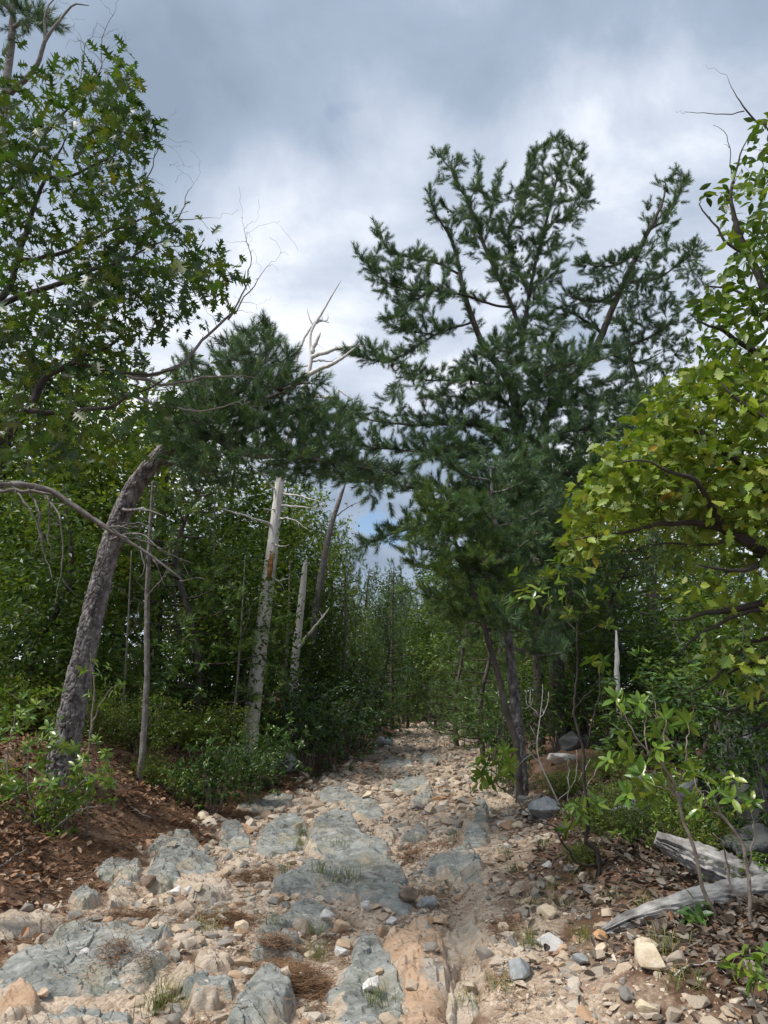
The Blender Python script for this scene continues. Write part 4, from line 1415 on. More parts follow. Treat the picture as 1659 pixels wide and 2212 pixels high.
# ---- the leaning plated pine on the left bank
YL = 8.3
limbs = [
    [(345, 990, YL, 0.0748), (400, 935, YL, 0.0544), (470, 880, YL - .1, 0.0408), (540, 820, YL - .1, 0.0340), (580, 760, YL, 0.0170), (590, 722, YL, 0.0054)],
    [(400, 950, YL, 0.0408), (500, 940, YL + .2, 0.0340), (600, 900, YL + .3, 0.0306), (700, 880, YL + .3, 0.0170), (770, 890, YL + .3, 0.0054)],
    [(430, 930, YL, 0.0476), (540, 980, YL - .3, 0.0340), (640, 985, YL - .4, 0.0238), (740, 1000, YL - .4, 0.0122), (850, 1020, YL - .3, 0.0041)],
    [(470, 890, YL, 0.0340), (560, 870, YL - .4, 0.0272), (640, 830, YL - .6, 0.0136), (690, 830, YL - .7, 0.0041)],
    [(470, 890, YL, 0.0340), (490, 800, YL + .4, 0.0204), (520, 740, YL + .6, 0.0054)],
    [(430, 920, YL, 0.0340), (420, 830, YL + .3, 0.0204), (400, 760, YL + .5, 0.0054)],
    [(345, 1000, YL, 0.0340), (420, 1010, YL + .6, 0.0204), (500, 1040, YL + 1, 0.0068)],
    [(560, 870, YL - .3, 0.0204), (610, 800, YL - .2, 0.0122), (620, 765, YL - .2, 0.0041)],
]
tg = [fill([(430, 790), (520, 720), (575, 705), (605, 730), (600, 770), (630, 770), (640, 830), (600, 900), (480, 930), (430, 900)], YL - .9, YL + .9, 260),
      fill([(560, 850), (650, 820), (700, 870), (770, 890), (760, 960), (740, 1030), (640, 1040), (540, 1000), (500, 930)], YL - .9, YL + .8, 260),
      fill([(370, 800), (440, 760), (450, 900), (410, 940), (370, 900)], YL + .1, YL + 1, 50),
      fill([(350, 930), (440, 900), (540, 930), (570, 1020), (520, 1060), (400, 1045), (370, 990)], YL - .3, YL + .9, 120),
      fill([(700, 980), (850, 1000), (860, 1040), (760, 1050)], YL - .6, YL + .2, 30)]
pine('pine_tree', 'leaning pine with thick plated grey bark on the left bank',
     [(140, 1620, YL, .150), (152, 1560, YL, .140), (170, 1470, YL, .130), (208, 1300, YL, .118), (248, 1150, YL, .112), (290, 1055, YL, .104), (335, 995, YL, .092), (390, 935, YL, .07), (440, 880, YL, .045)], limbs, np.concatenate([layered(np.concatenate(tg), 71, -.2), fill([(350, 900), (440, 840), (560, 850), (600, 940), (520, 1000), (400, 1015), (345, 975)], YL - .75, YL - .15, 130), fill([(560, 900), (740, 900), (760, 1010), (600, 1020)], YL - .8, YL - .1, 60)]), 'needle', bark='bark',
     plated=dict(n=120, step=.010, cell=(.05, .10), depth=.022, seed=5), size=.165, spacing=.034, cones=6, twig_thin=1.1,
     bare=[[(265, 1100, YL - .1, .02), (310, 1100, YL - .4, .016), (355, 1115, YL - .6, .006)], [(240, 1165, YL - .1, .015), (300, 1150, YL - .4, .010), (350, 1190, YL - .6, .003)]])
# ---- a pine whose top shows above the oak in the upper left corner
YT = 9.0
pine('pine_tree', 'pine top with a dead broken limb above the oak in the upper left corner',
     [(-70, 1500, YT, .13), (-60, 900, YT, .10), (0, 300, YT, .07), (24, 90, YT, .05), (32, -60, YT, .03)], [[(28, 60, YT, .03), (60, 45, YT - .2, .02), (100, 45, YT - .3, .006)], [(24, 20, YT, .03), (-20, -10, YT, .01)]],
     np.concatenate([fill([(0, -40), (70, 0), (115, 40), (100, 70), (50, 80), (0, 40)], YT - .5, YT + .4, 26), fill([(-60, -60), (40, -60), (10, 60), (-60, 100)], YT - .5, YT + .4, 20)]), 'needle', bark='bark_grey', size=.19, spacing=.045,
     bare=[[(22, 200, YT, .05), (75, 150, YT - .3, .035), (98, 90, YT - .4, .028), (125, 50, YT - .4, .02), (160, 12, YT - .4, .014), (192, 12, YT - .4, .005)], [(98, 90, YT - .4, .022), (97, 40, YT - .4, .018), (110, 5, YT - .4, .01), (150, -20, YT - .4, .006)],
           [(28, 90, YT, .02), (50, 92, YT, .006)]])


# ------------------------------------------------------------------ broad-leaved trees of the frame
def leafy(name, label, trunk, limbs, targets, leaf, size, mat, bark, spacing=.05, start=.35, tip=4, flat=.7, bare=(), bare_mat=None, bare_twigs=None, thin=.8, cat='tree', droop=.15, jit=.03, rise=.1, var=.25):
    P, R = px_line(trunk)
    gz = hz(P[0][0], P[0][1])
    P = np.concatenate([[P[0] * [1, 1, 0] + [0, 0, min(gz, P[0][2]) - .2]], P])
    R = np.concatenate([[R[0] * 1.2], R])
    root = thing(name, (P[0][0], P[0][1], gz), label, cat)
    wood, crown = MB(), MB()
    sk = Skeleton()
    C, r = resample(P, R, .08)
    tube(wood, C, r, 8)
    sk.add(C, r, .3)
    for l in limbs:
        p, r = px_line(l)
        C, r = resample(p, r, .06)
        C = wiggle(C, .035)
        tube(wood, C, r, 6)
        sk.add(C, r, .1)
    if len(targets):
        sk.grow(np.asarray(targets), thin=thin, rise=rise)
    draw_twigs(wood, sk.twigs, 4)
    P, T = leaf_points(sk.twigs, spacing, start, tip, jit)
    put_leaves(crown, leaf, P, T, size, flat, var, droop=droop)
    local(root, [wood, crown])
    obj('trunk', wood.mesh('tree_trunk', M[bark]), root)
    obj('crown', crown.mesh('tree_crown', M[mat], False), root)
    if bare:
        for l in bare:
            b = MB()
            p, r = px_line(l)
            C, r = resample(p, r, .05)
            C = wiggle(C, .03)
            tube(b, C, r, 6)
            s2 = Skeleton()
            s2.add(C, r, .25)
            n = int(len(C) * (bare_twigs or 1.0))
            k = rng.integers(int(len(C) * .3), len(C), n)
            T = unit(np.gradient(C, axis=0))[k]
            tt = C[k] + unit(T * .8 + rng.normal(0, .7, (n, 3)) + [0, 0, .15]) * rng.uniform(.08, .38, (n, 1))
            s2.grow(tt, thin=.55, wig=.12)
            draw_twigs(b, s2.twigs, 4)
            local(root, [b])
            obj('dead_branch', b.mesh('dead_branch', M[bare_mat or bark]), root)
    return root


YO = 5.0
OAK_POLY = [(-60, 120), (40, 140), (120, 150), (200, 165), (255, 130), (290, 140), (310, 290), (300, 400), (345, 430), (395, 490), (440, 520), (505, 575), (490, 625), (440, 640), (425, 690), (395, 705), (330, 735), (300, 700), (200, 720), (-60, 720)]
OAK_LOW = [(-60, 700), (200, 700), (330, 740), (280, 790), (330, 830), (375, 880), (350, 940), (345, 990), (290, 940), (200, 1000), (110, 985), (-60, 1010)]
tg = np.concatenate([fill(OAK_POLY, YO - .8, YO + 1.0, 820), fill(OAK_LOW, YO - .8, YO + .9, 280)])
tg = tg[fbm(tg[:, 0] * 2.6 + tg[:, 1] * .7, tg[:, 2] * 2.6, 3, 61) > -.27]
limbs = [
    [(-140, 1000, YO, 0.0462), (0, 953, YO - .1, 0.0363), (65, 883, YO - .1, 0.0317), (100, 823, YO, 0.0264), (155, 788, YO, 0.0198), (235, 753, YO + .1, 0.0132), (285, 705, YO + .1, 0.0053)],
    [(155, 788, YO, 0.0132), (280, 813, YO - .2, 0.0092), (380, 798, YO - .2, 0.0046)],
    [(65, 885, YO - .1, 0.0198), (210, 883, YO - .3, 0.0145), (280, 853, YO - .3, 0.0092), (360, 815, YO - .3, 0.0040)],
    [(-140, 780, YO, 0.0396), (0, 640, YO + .1, 0.0277), (30, 565, YO + .1, 0.0238), (65, 450, YO + .2, 0.0185), (115, 350, YO + .2, 0.0106), (145, 290, YO + .2, 0.0040)],
    [(-140, 760, YO, 0.0330), (0, 660, YO - .2, 0.0231), (125, 610, YO - .3, 0.0185), (210, 585, YO - .3, 0.0145), (270, 565, YO - .2, 0.0092), (380, 505, YO - .2, 0.0040)],
    [(-140, 500, YO, 0.0264), (20, 400, YO + .4, 0.0198), (120, 260, YO + .5, 0.0119), (200, 190, YO + .5, 0.0040)],
    [(-20, 330, YO, 0.0198), (120, 380, YO - .1, 0.0132), (260, 330, YO, 0.0040)],
    [(30, 565, YO, 0.0198), (180, 520, YO + .3, 0.0132), (320, 470, YO + .4, 0.0046)],
    [(-140, 1010, YO, 0.0264), (40, 690, YO + .6, 0.0132), (180, 660, YO + .5, 0.0092), (330, 640, YO + .5, 0.0040)],
]
bare = [
    [(285, 813, YO - .2, .014), (380, 798, YO - .1, .013), (440, 745, YO, .011), (490, 690, YO, .009), (530, 630, YO, .006), (540, 560, YO, .004), (527, 495, YO, .0018)],
    [(490, 690, YO, .007), (530, 640, YO + .1, .005), (575, 578, YO + .1, .0018)],
    [(280, 813, YO - .2, .012), (380, 830, YO - .3, .009), (470, 815, YO - .4, .006), (545, 815, YO - .5, .002)],
    [(270, 855, YO - .3, .012), (350, 880, YO - .4, .008), (440, 880, YO - .5, .005), (530, 860, YO - .5, .002)],
    [(180, 210, YO + .4, .008), (210, 150, YO + .4, .006), (225, 80, YO + .4, .004), (250, 22, YO + .4, .0015)],
    [(170, 200, YO + .4, .006), (185, 110, YO + .4, .004), (165, 65, YO + .4, .0015)],
    [(300, 420, YO, .006), (335, 345, YO, .004), (345, 315, YO, .0015)],
    [(360, 490, YO, .006), (385, 460, YO, .005), (395, 425, YO, .003), (415, 403, YO, .0015)],
    [(385, 475, YO, .004), (430, 470, YO, .003), (455, 470, YO, .0015)],
    [(260, 280, YO, .007), (310, 285, YO, .005), (352, 291, YO, .002)],
]
leafy('oak_tree', 'oak with deeply lobed leaves overhanging from the left edge', [(-150, 1830, YO, .13), (-150, 1300, YO, .12), (-140, 1000, YO, .11), (-140, 700, YO, .09), (-130, 400, YO, .06), (-60, 200, YO, .03)], limbs, tg, OAK, .112, 'oak', 'bark_twig',
      spacing=.05, tip=3, flat=.4, bare=bare, bare_mat='bark_grey', bare_twigs=1.0, droop=.25, jit=.075, var=.4)

YE = 5.2
tg = np.concatenate([
    fill([(1450, 815), (1500, 800), (1590, 810), (1720, 760), (1720, 1130), (1620, 1150), (1500, 1100), (1400, 1120), (1320, 1160), (1260, 1190), (1215, 1195), (1235, 1130), (1250, 1050), (1330, 980), (1395, 900)], YE - .5, YE + 1.2, 700),
    fill([(1480, 1130), (1720, 1130), (1720, 1560), (1600, 1520), (1500, 1400), (1430, 1250)], YE - .4, YE + 1.1, 90)])
limbs = [
    [(1740, 1330, YE, .06), (1659, 1200, YE, .045), (1574, 1150, YE, .035), (1480, 1130, YE - .2, .022), (1360, 1150, YE - .3, .012), (1240, 1165, YE - .4, .005)],
    [(1750, 1250, YE, .05), (1659, 1060, YE + .1, .04), (1560, 980, YE, .025), (1460, 900, YE, .012), (1440, 850, YE, .005)],
    [(1750, 1200, YE, .05), (1680, 960, YE - .3, .03), (1600, 880, YE - .4, .015), (1560, 830, YE - .4, .006)],
    [(1574, 1150, YE, .03), (1500, 1060, YE - .4, .018), (1400, 1000, YE - .5, .008), (1340, 1000, YE - .5, .005)],
    [(1740, 1330, YE, .04), (1640, 1300, YE, .03), (1540, 1310, YE + .1, .02), (1450, 1340, YE + .2, .006)],
    [(1659, 1200, YE, .03), (1600, 1230, YE - .3, .016), (1510, 1220, YE - .4, .006)],
    [(1740, 1400, YE, .04), (1660, 1420, YE + .2, .02), (1560, 1460, YE + .4, .006)],
]
bare = [
    [(1700, 1330, YE, .02), (1620, 1320, YE, .016), (1530, 1360, YE, .012), (1460, 1420, YE, .004)],
    [(1690, 1360, YE + .3, .02), (1600, 1400, YE + .3, .014), (1540, 1470, YE + .3, .008), (1480, 1500, YE + .3, .003)],
    [(1700, 1500, YE + .5, .02), (1620, 1520, YE + .5, .014), (1560, 1540, YE + .4, .008), (1500, 1520, YE + .3, .003)],
    [(1700, 1560, YE + .5, .02), (1640, 1570, YE + .5, .012), (1580, 1600, YE + .4, .003)],
    [(1574, 1160, YE, .014), (1500, 1180, YE, .01), (1430, 1170, YE - .1, .006), (1340, 1200, YE - .1, .002)],
]
leafy('scrub_oak', 'sunlit yellow-green scrub oak arching in from the right edge', [(1760, 1850, YE, .10), (1760, 1500, YE, .09), (1745, 1330, YE, .08), (1760, 1150, YE, .05), (1740, 900, YE, .02)], limbs, tg, BROAD, .088, 'shrub_oak', 'bark_twig',
      spacing=.025, tip=4, flat=.6, bare=bare, bare_twigs=1.0, droop=.2, jit=.06, var=.4)

YF = 5.6
tg = np.concatenate([
    fill([(1720, 220), (1640, 235), (1600, 260), (1565, 330), (1590, 380), (1530, 390), (1500, 405), (1520, 460), (1580, 500), (1720, 500)], YF - .6, YF + .6, 46),
    fill([(1575, 500), (1720, 500), (1720, 830), (1600, 810), (1500, 800), (1510, 690), (1520, 620), (1575, 580)], YF - .5, YF + .9, 160)])
limbs = [
    [(1790, 900, YF, .06), (1700, 700, YF, .04), (1620, 560, YF, .03), (1590, 470, YF, .02), (1585, 400, YF, .012), (1620, 290, YF, .004)],
    [(1780, 950, YF, .05), (1680, 800, YF, .03), (1590, 730, YF - .2, .02), (1500, 690, YF - .3, .006)],
    [(1620, 560, YF, .02), (1560, 520, YF, .012), (1510, 440, YF, .005)],
    [(1690, 700, YF, .02), (1600, 640, YF + .2, .014), (1520, 620, YF + .3, .005)],
    [(1720, 500, YF, .02), (1680, 380, YF - .2, .014), (1650, 260, YF - .2, .005)],
]
bare = [[(1640, 270, YF, .009), (1608, 235, YF, .007), (1590, 205, YF, .004), (1572, 168, YF, .0018)], [(1608, 238, YF, .005), (1560, 243, YF, .004), (1480, 242, YF, .0018)], [(1585, 400, YF, .005), (1570, 300, YF, .003), (1540, 270, YF, .0015)]]
leafy('hickory_tree', 'tree with long pointed leaves high on the right edge', [(1820, 1850, YF, .11), (1815, 1300, YF, .10), (1800, 900, YF, .07), (1740, 560, YF, .03), (1700, 300, YF, .01)], limbs, tg, OVA, .105, 'hickory', 'bark_twig',
      spacing=.06, tip=5, flat=.5, bare=bare, bare_twigs=.15, droop=.45, jit=.04)


# ------------------------------------------------------------------ dead trees and limbs
def dead_tree(name, label, trunk, limbs, mat, n=14, spurs=0, cat='tree', rings=.03, rough=.006, base=True, part='branch', group=None):
    P, R = px_line(trunk)
    gz = hz(P[0][0], P[0][1])
    if base:
        P = np.concatenate([[P[0] * [1, 1, 0] + [0, 0, min(gz, P[0][2]) - .2]], P])
        R = np.concatenate([[R[0] * 1.25], R])
    root = thing(name, (P[0][0], P[0][1], gz if base else P[0][2]), label, cat, group)
    b = MB()
    trunk_mesh(b, P, R, n=n * 2, step=rings, cell=(.03, .5), depth=rough, seed=len(label), rough=rough)
    local(root, [b])
    obj('trunk', b.mesh('dead_trunk', M[mat]), root)
    for l in limbs:
        p, r = px_line(l)
        C, r = resample(p, r, .05)
        C = wiggle(C, .04)
        b = MB()
        tube(b, C, r, 7)
        if spurs:
            m = max(1, int(len(C) * spurs))
            for k in rng.integers(1, len(C), m):
                T = unit(np.gradient(C, axis=0))[k]
                d = unit(T * .6 + rng.normal(0, .7, 3) + [0, 0, .2])
                ln = rng.uniform(.05, .22)
                tube(b, np.array([C[k], C[k] + d * ln * .5, C[k] + d * ln + rng.normal(0, .02, 3)]), [min(.008, r[k] * .6), .004, .0015], 4)
        local(root, [b])
        obj(part, b.mesh(part, M[mat]), root)
    return root


YS = 13.5
snag = dead_tree('dead_tree', 'bleached barkless dead trunk standing on the left bank',
    [(540, 1580, YS, 0.1520), (552, 1480, YS, 0.1330), (566, 1370, YS, 0.1254), (580, 1250, YS, 0.1178), (590, 1170, YS, 0.1026), (600, 1080, YS, 0.0874), (610, 1010, YS, 0.0798), (630, 930, YS, 0.0646), (651, 855, YS, 0.0532), (667, 802, YS, 0.0418), (672, 773, YS, 0.0342), (670, 734, YS, 0.0274),
     (675, 710, YS, 0.0258), (696, 675, YS, 0.0228), (720, 633, YS, 0.0137), (737, 606, YS, .005)],
    [[(675, 763, YS, 0.0455), (684, 740, YS, 0.0390), (692, 718, YS, 0.0104)],
     [(674, 770, YS, 0.0455), (707, 755, YS - .3, 0.0390), (754, 747, YS - .6, 0.0260), (786, 748, YS - .7, 0.0078)],
     [(651, 818, YS, 0.0520), (680, 802, YS - .4, 0.0455), (728, 779, YS - .8, 0.0325), (766, 751, YS - 1, 0.0104)],
     [(653, 813, YS, 0.0390), (641, 787, YS + .1, 0.0338), (648, 755, YS + .1, 0.0286), (664, 720, YS + .1, 0.0234), (688, 694, YS, 0.0182), (711, 697, YS, 0.0065)],
     [(654, 858, YS, 0.0390), (683, 854, YS - .3, 0.0338), (730, 858, YS - .6, 0.0286), (737, 842, YS - .6, 0.0234), (762, 863, YS - .7, 0.0078)],
     [(666, 790, YS, 0.0208), (640, 795, YS, 0.0156), (618, 800, YS, 0.0052)], [(671, 782, YS, 0.0208), (697, 778, YS + .2, 0.0156), (726, 782, YS + .3, 0.0052)],
     [(678, 705, YS, 0.0182), (668, 690, YS, 0.0130), (664, 665, YS, 0.0052)], [(688, 690, YS, 0.0156), (705, 690, YS, 0.0104), (708, 678, YS, 0.0039)],
     [(588, 1138, YS, .03), (560, 1128, YS - .3, .022), (500, 1108, YS - .6, .014), (473, 1098, YS - .7, .005)], [(600, 1060, YS, .025), (565, 1023, YS - .3, .018), (530, 998, YS - .4, .006)],
     [(604, 1093, YS, .02), (650, 1094, YS - .2, .014), (695, 1098, YS - .3, .005)], [(608, 1063, YS, .02), (660, 1075, YS - .3, .014), (712, 1093, YS - .4, .005)], [(596, 1120, YS, .018), (630, 1122, YS - .2, .012), (665, 1143, YS - .3, .004)],
     [(590, 1250, YS, .014), (608, 1253, YS - .3, .01), (624, 1250, YS - .3, .004)], [(592, 1178, YS, .016), (610, 1180, YS - .3, .01), (625, 1176, YS - .3, .004)], [(596, 1100, YS, .014), (580, 1098, YS - .3, .01), (568, 1098, YS - .3, .004)]],
    'dead_wood', n=16, spurs=.18)
# the orange rotten wound on its trunk
b = MB()
w0, w1 = at(583, 1262, YS), at(588, 1195, YS)
for k in range(9):
    f = k / 8
    x0 = (w0[0] * (1 - f) + w1[0] * f) + rng.normal(0, .028) - .01
    P = np.array([[x0, YS - .128 + .02 * abs(k - 4) / 4, w0[2] + rng.uniform(0, .1)], [x0 + .01, YS - .128, (w0[2] + w1[2]) / 2], [x0 + .02, YS - .11, w1[2] - rng.uniform(0, .35)]])
    tube(b, P, [.012, .03, .01], 6)
local(snag, [b])
tag(obj('rotten_wound', b.mesh('rotten_wound', M['rot_wood']), snag), 'orange rotten patch on the bleached trunk')

dead_tree('dead_tree', 'small bleached snag with a broken top beside the large dead trunk', [(636, 1450, 17, .095), (648, 1330, 17, .085), (657, 1240, 17, .065), (661, 1208, 17, .03)],
          [[(642, 1405, 17, .04), (675, 1360, 16.6, .03), (695, 1335, 16.4, .022), (711, 1313, 16.3, .008)], [(695, 1335, 16.4, .014), (690, 1320, 16.4, .006)]], 'dead_wood', n=10, spurs=.15)
dead_tree('dead_tree', 'thin grey-brown dead stem slanting up behind the small snag', [(668, 1450, 18, .10), (690, 1270, 18, .09), (712, 1150, 18, .07), (735, 1075, 18, .05), (746, 1045, 18, .02)],
          [[(725, 1115, 18, .02), (760, 1090, 17.5, .01), (790, 1085, 17.4, .004)]], 'bark_grey', n=8, spurs=.1)
dead_tree('dead_tree', 'thin grey dead pole right of the leaning plated pine', [(316, 1500, 9.5, .035), (317, 1350, 9.5, .033), (320, 1220, 9.5, .028), (330, 1040, 9.5, .015)],
          [[(318, 1290, 9.5, .012), (345, 1250, 9.2, .008), (365, 1190, 9.1, .003)], [(320, 1230, 9.5, .012), (300, 1170, 9.3, .008), (305, 1120, 9.2, .003)]], 'bark_grey', n=6, spurs=.3)
dead_tree('dead_tree', 'thin white stump pole behind the laurel sapling on the right bank', [(1334, 1480, 11, .035), (1333, 1420, 11, .032), (1331, 1362, 11, .012)], [], 'dead_wood', n=6)
# bare hanging limb, broken and caught across the leaning pine
YH = 6.6
dead_tree('hanging_dead_limb', 'broken grey dead limb hanging across the leaning pine from the left edge',
    [(-60, 1040, YH, .034), (0, 1045, YH, .032), (55, 1048, YH, .03), (115, 1063, YH, .028), (195, 1118, YH, .024), (270, 1165, YH, .019), (325, 1200, YH, .014), (395, 1253, YH, .006)],
    [[(-40, 1060, YH, .02), (40, 1062, YH - .1, .018), (110, 1068, YH - .1, .012)],
     [(395, 1253, YH, .006), (425, 1247, YH, .002)], [(330, 1205, YH, .008), (340, 1230, YH, .005), (355, 1262, YH, .002)], [(260, 1160, YH, .009), (320, 1175, YH - .2, .006), (395, 1215, YH - .2, .002)],
     [(230, 1140, YH, .009), (290, 1130, YH - .3, .007), (335, 1150, YH - .3, .002)],
     [(60, 1050, YH, .012), (85, 1110, YH - .1, .009), (95, 1180, YH - .1, .006), (108, 1235, YH - .1, .003)], [(95, 1060, YH, .01), (125, 1110, YH - .2, .008), (130, 1190, YH - .2, .006), (122, 1290, YH - .2, .002)],
     [(115, 1063, YH, .009), (105, 1130, YH + .2, .007), (110, 1220, YH + .2, .002)], [(20, 1047, YH, .009), (60, 1090, YH - .2, .007), (90, 1200, YH - .2, .002)],
     [(230, 1140, YH, .008), (225, 1200, YH, .006), (205, 1240, YH, .002)], [(300, 1185, YH, .008), (305, 1230, YH - .1, .005), (295, 1255, YH - .1, .002)]],
    'bark_grey', n=6, spurs=.35, cat='branch', base=False, part='side_branch')


# ------------------------------------------------------------------ prototypes for the wood behind, copied tree by tree
def proto_broadleaf(name, seed, h, crown, mat, leaf=SML, size=.15, n=300, per=30, label='', group=''):
    """trunk, limbs and a crown of ellipsoid lobes [(x, y, z, rx, ry, rz)], heights as fractions of h"""
    global rng
    keep_rng, rng = rng, np.random.default_rng(seed)
    root = thing(name, (0, 0, 0), label, 'tree', group)
    wood, cr = MB(), MB()
    sk = Skeleton()
    P = np.array([[0, 0, -.3], [.05, .02, h * .25], [rng.normal(0, .15), rng.normal(0, .15), h * .55], [rng.normal(0, .3), rng.normal(0, .3), h * .93]])
    C, r = resample(P, np.array([.16, .13, .09, .02]) * h / 8, .15)
    tube(wood, C, r, 7)
    sk.add(C, r, .2)
    tg = []
    for (x, y, z, a, b, c) in crown:
        m = int(n * a * b / sum(q[3] * q[4] for q in crown))
        d = unit(rng.normal(0, 1, (m, 3))) * (rng.random((m, 1)) ** .4)
        tg.append(np.array([x, y, z * h]) + d * [a, b, c])
    sk.grow(np.concatenate(tg), thin=.9)
    draw_twigs(wood, sk.twigs, 3, 0, 2)
    P, T = leaf_points(sk.twigs, .5, .3, per, .2)
    put_leaves(cr, leaf, P, T, size, .55, droop=.2)
    obj('trunk', wood.mesh('wood_trunk', M['bark_twig']), root)
    obj('crown', cr.mesh('wood_crown', M[mat], False), root)
    rng = keep_rng
    root['H'] = h
    return root


def proto_pine(name, seed, h, mat, r0, low=.15, dens=1.0):
    global rng
    keep_rng, rng = rng, np.random.default_rng(seed)
    root = thing(name, (0, 0, 0), 'pine', 'tree')
    wood, cr = MB(), MB()
    sk = Skeleton()
    P = np.array([[0, 0, -.3], [rng.normal(0, .1), 0, h * .3], [rng.normal(0, .2), rng.normal(0, .2), h * .65], [rng.normal(0, .25), rng.normal(0, .25), h]])
    C, r = resample(P, np.array([r0, r0 * .85, r0 * .55, .01]), .15)
    tube(wood, C, r, 8)
    sk.add(C, r, low)
    tg = []
    k = 0
    z = low * h
    while z < h * .98:
        i = int(np.argmin(np.abs(C[:, 2] - z)))
        a = k * 2.4 + rng.normal(0, .3)
        ln = (h * .24) * (1 - (z / h - low) / (1 - low)) ** .7 * rng.uniform(.7, 1.15) + .2
        e = C[i] + np.array([math.cos(a) * ln, math.sin(a) * ln, ln * .18])
        m_ = (C[i] + e) / 2 - [0, 0, .06 * ln]
        Q, q = resample(np.array([C[i], m_, e]), np.array([.03, .018, .005]), .15)
        tube(wood, Q, q, 4)
        sk.add(Q, q, .25)
        for _ in range(int(6 * dens)):
            u = rng.uniform(.35, 1.05)
            tg.append(C[i] + (e - C[i]) * u + rng.normal(0, .16, 3))
        k += 1
        z += h * .028
    sk.grow(np.array(tg), rise=-.1)
    draw_twigs(wood, sk.twigs, 3, 0, 2)
    A, B = pine_shoots(sk.twigs, .055)
    scatter(cr, SHOOT_LO[0], SHOOT_LO[1], A, B, rng.normal(0, 1, (len(A), 3)), .25 * rng.uniform(.8, 1.2, len(A)))
    obj('trunk', wood.mesh('pine_wood_trunk', M['bark_dark']), root)
    obj('crown', cr.mesh('pine_wood_crown', M[mat], False), root)
    rng = keep_rng
    root['H'] = h
    return root


PROTO = {
    'a': proto_broadleaf('broadleaf_tree', 1, 8.0, [(0, 0, .72, 2.0, 2.0, 1.7), (1.1, .5, .55, 1.5, 1.4, 1.2), (-1.2, -.4, .5, 1.5, 1.5, 1.3), (.2, -.9, .36, 1.4, 1.3, 1.0), (-.4, .9, .32, 1.3, 1.3, .9)], 'wood_leaf'),
    'b': proto_broadleaf('broadleaf_tree', 2, 7.0, [(.3, 0, .7, 1.7, 1.7, 1.6), (-1, .4, .5, 1.4, 1.4, 1.3), (.9, -.6, .42, 1.5, 1.4, 1.2), (0, .5, .26, 1.5, 1.5, .9)], 'wood_leaf_b'),
    'c': proto_broadleaf('broadleaf_tree', 3, 5.0, [(0, 0, .7, 1.2, 1.2, 1.2), (.6, .3, .45, 1.3, 1.2, 1.0), (-.7, -.3, .4, 1.2, 1.2, 1.0), (.1, -.2, .2, 1.4, 1.4, .8)], 'wood_leaf', size=.12, n=280, per=30),
    'p': proto_pine('pine_tree', 4, 8.0, 'needle', .14, .2),
    'q': proto_pine('pine_tree', 6, 6.0, 'needle_b', .09, .08, 1.2),
}
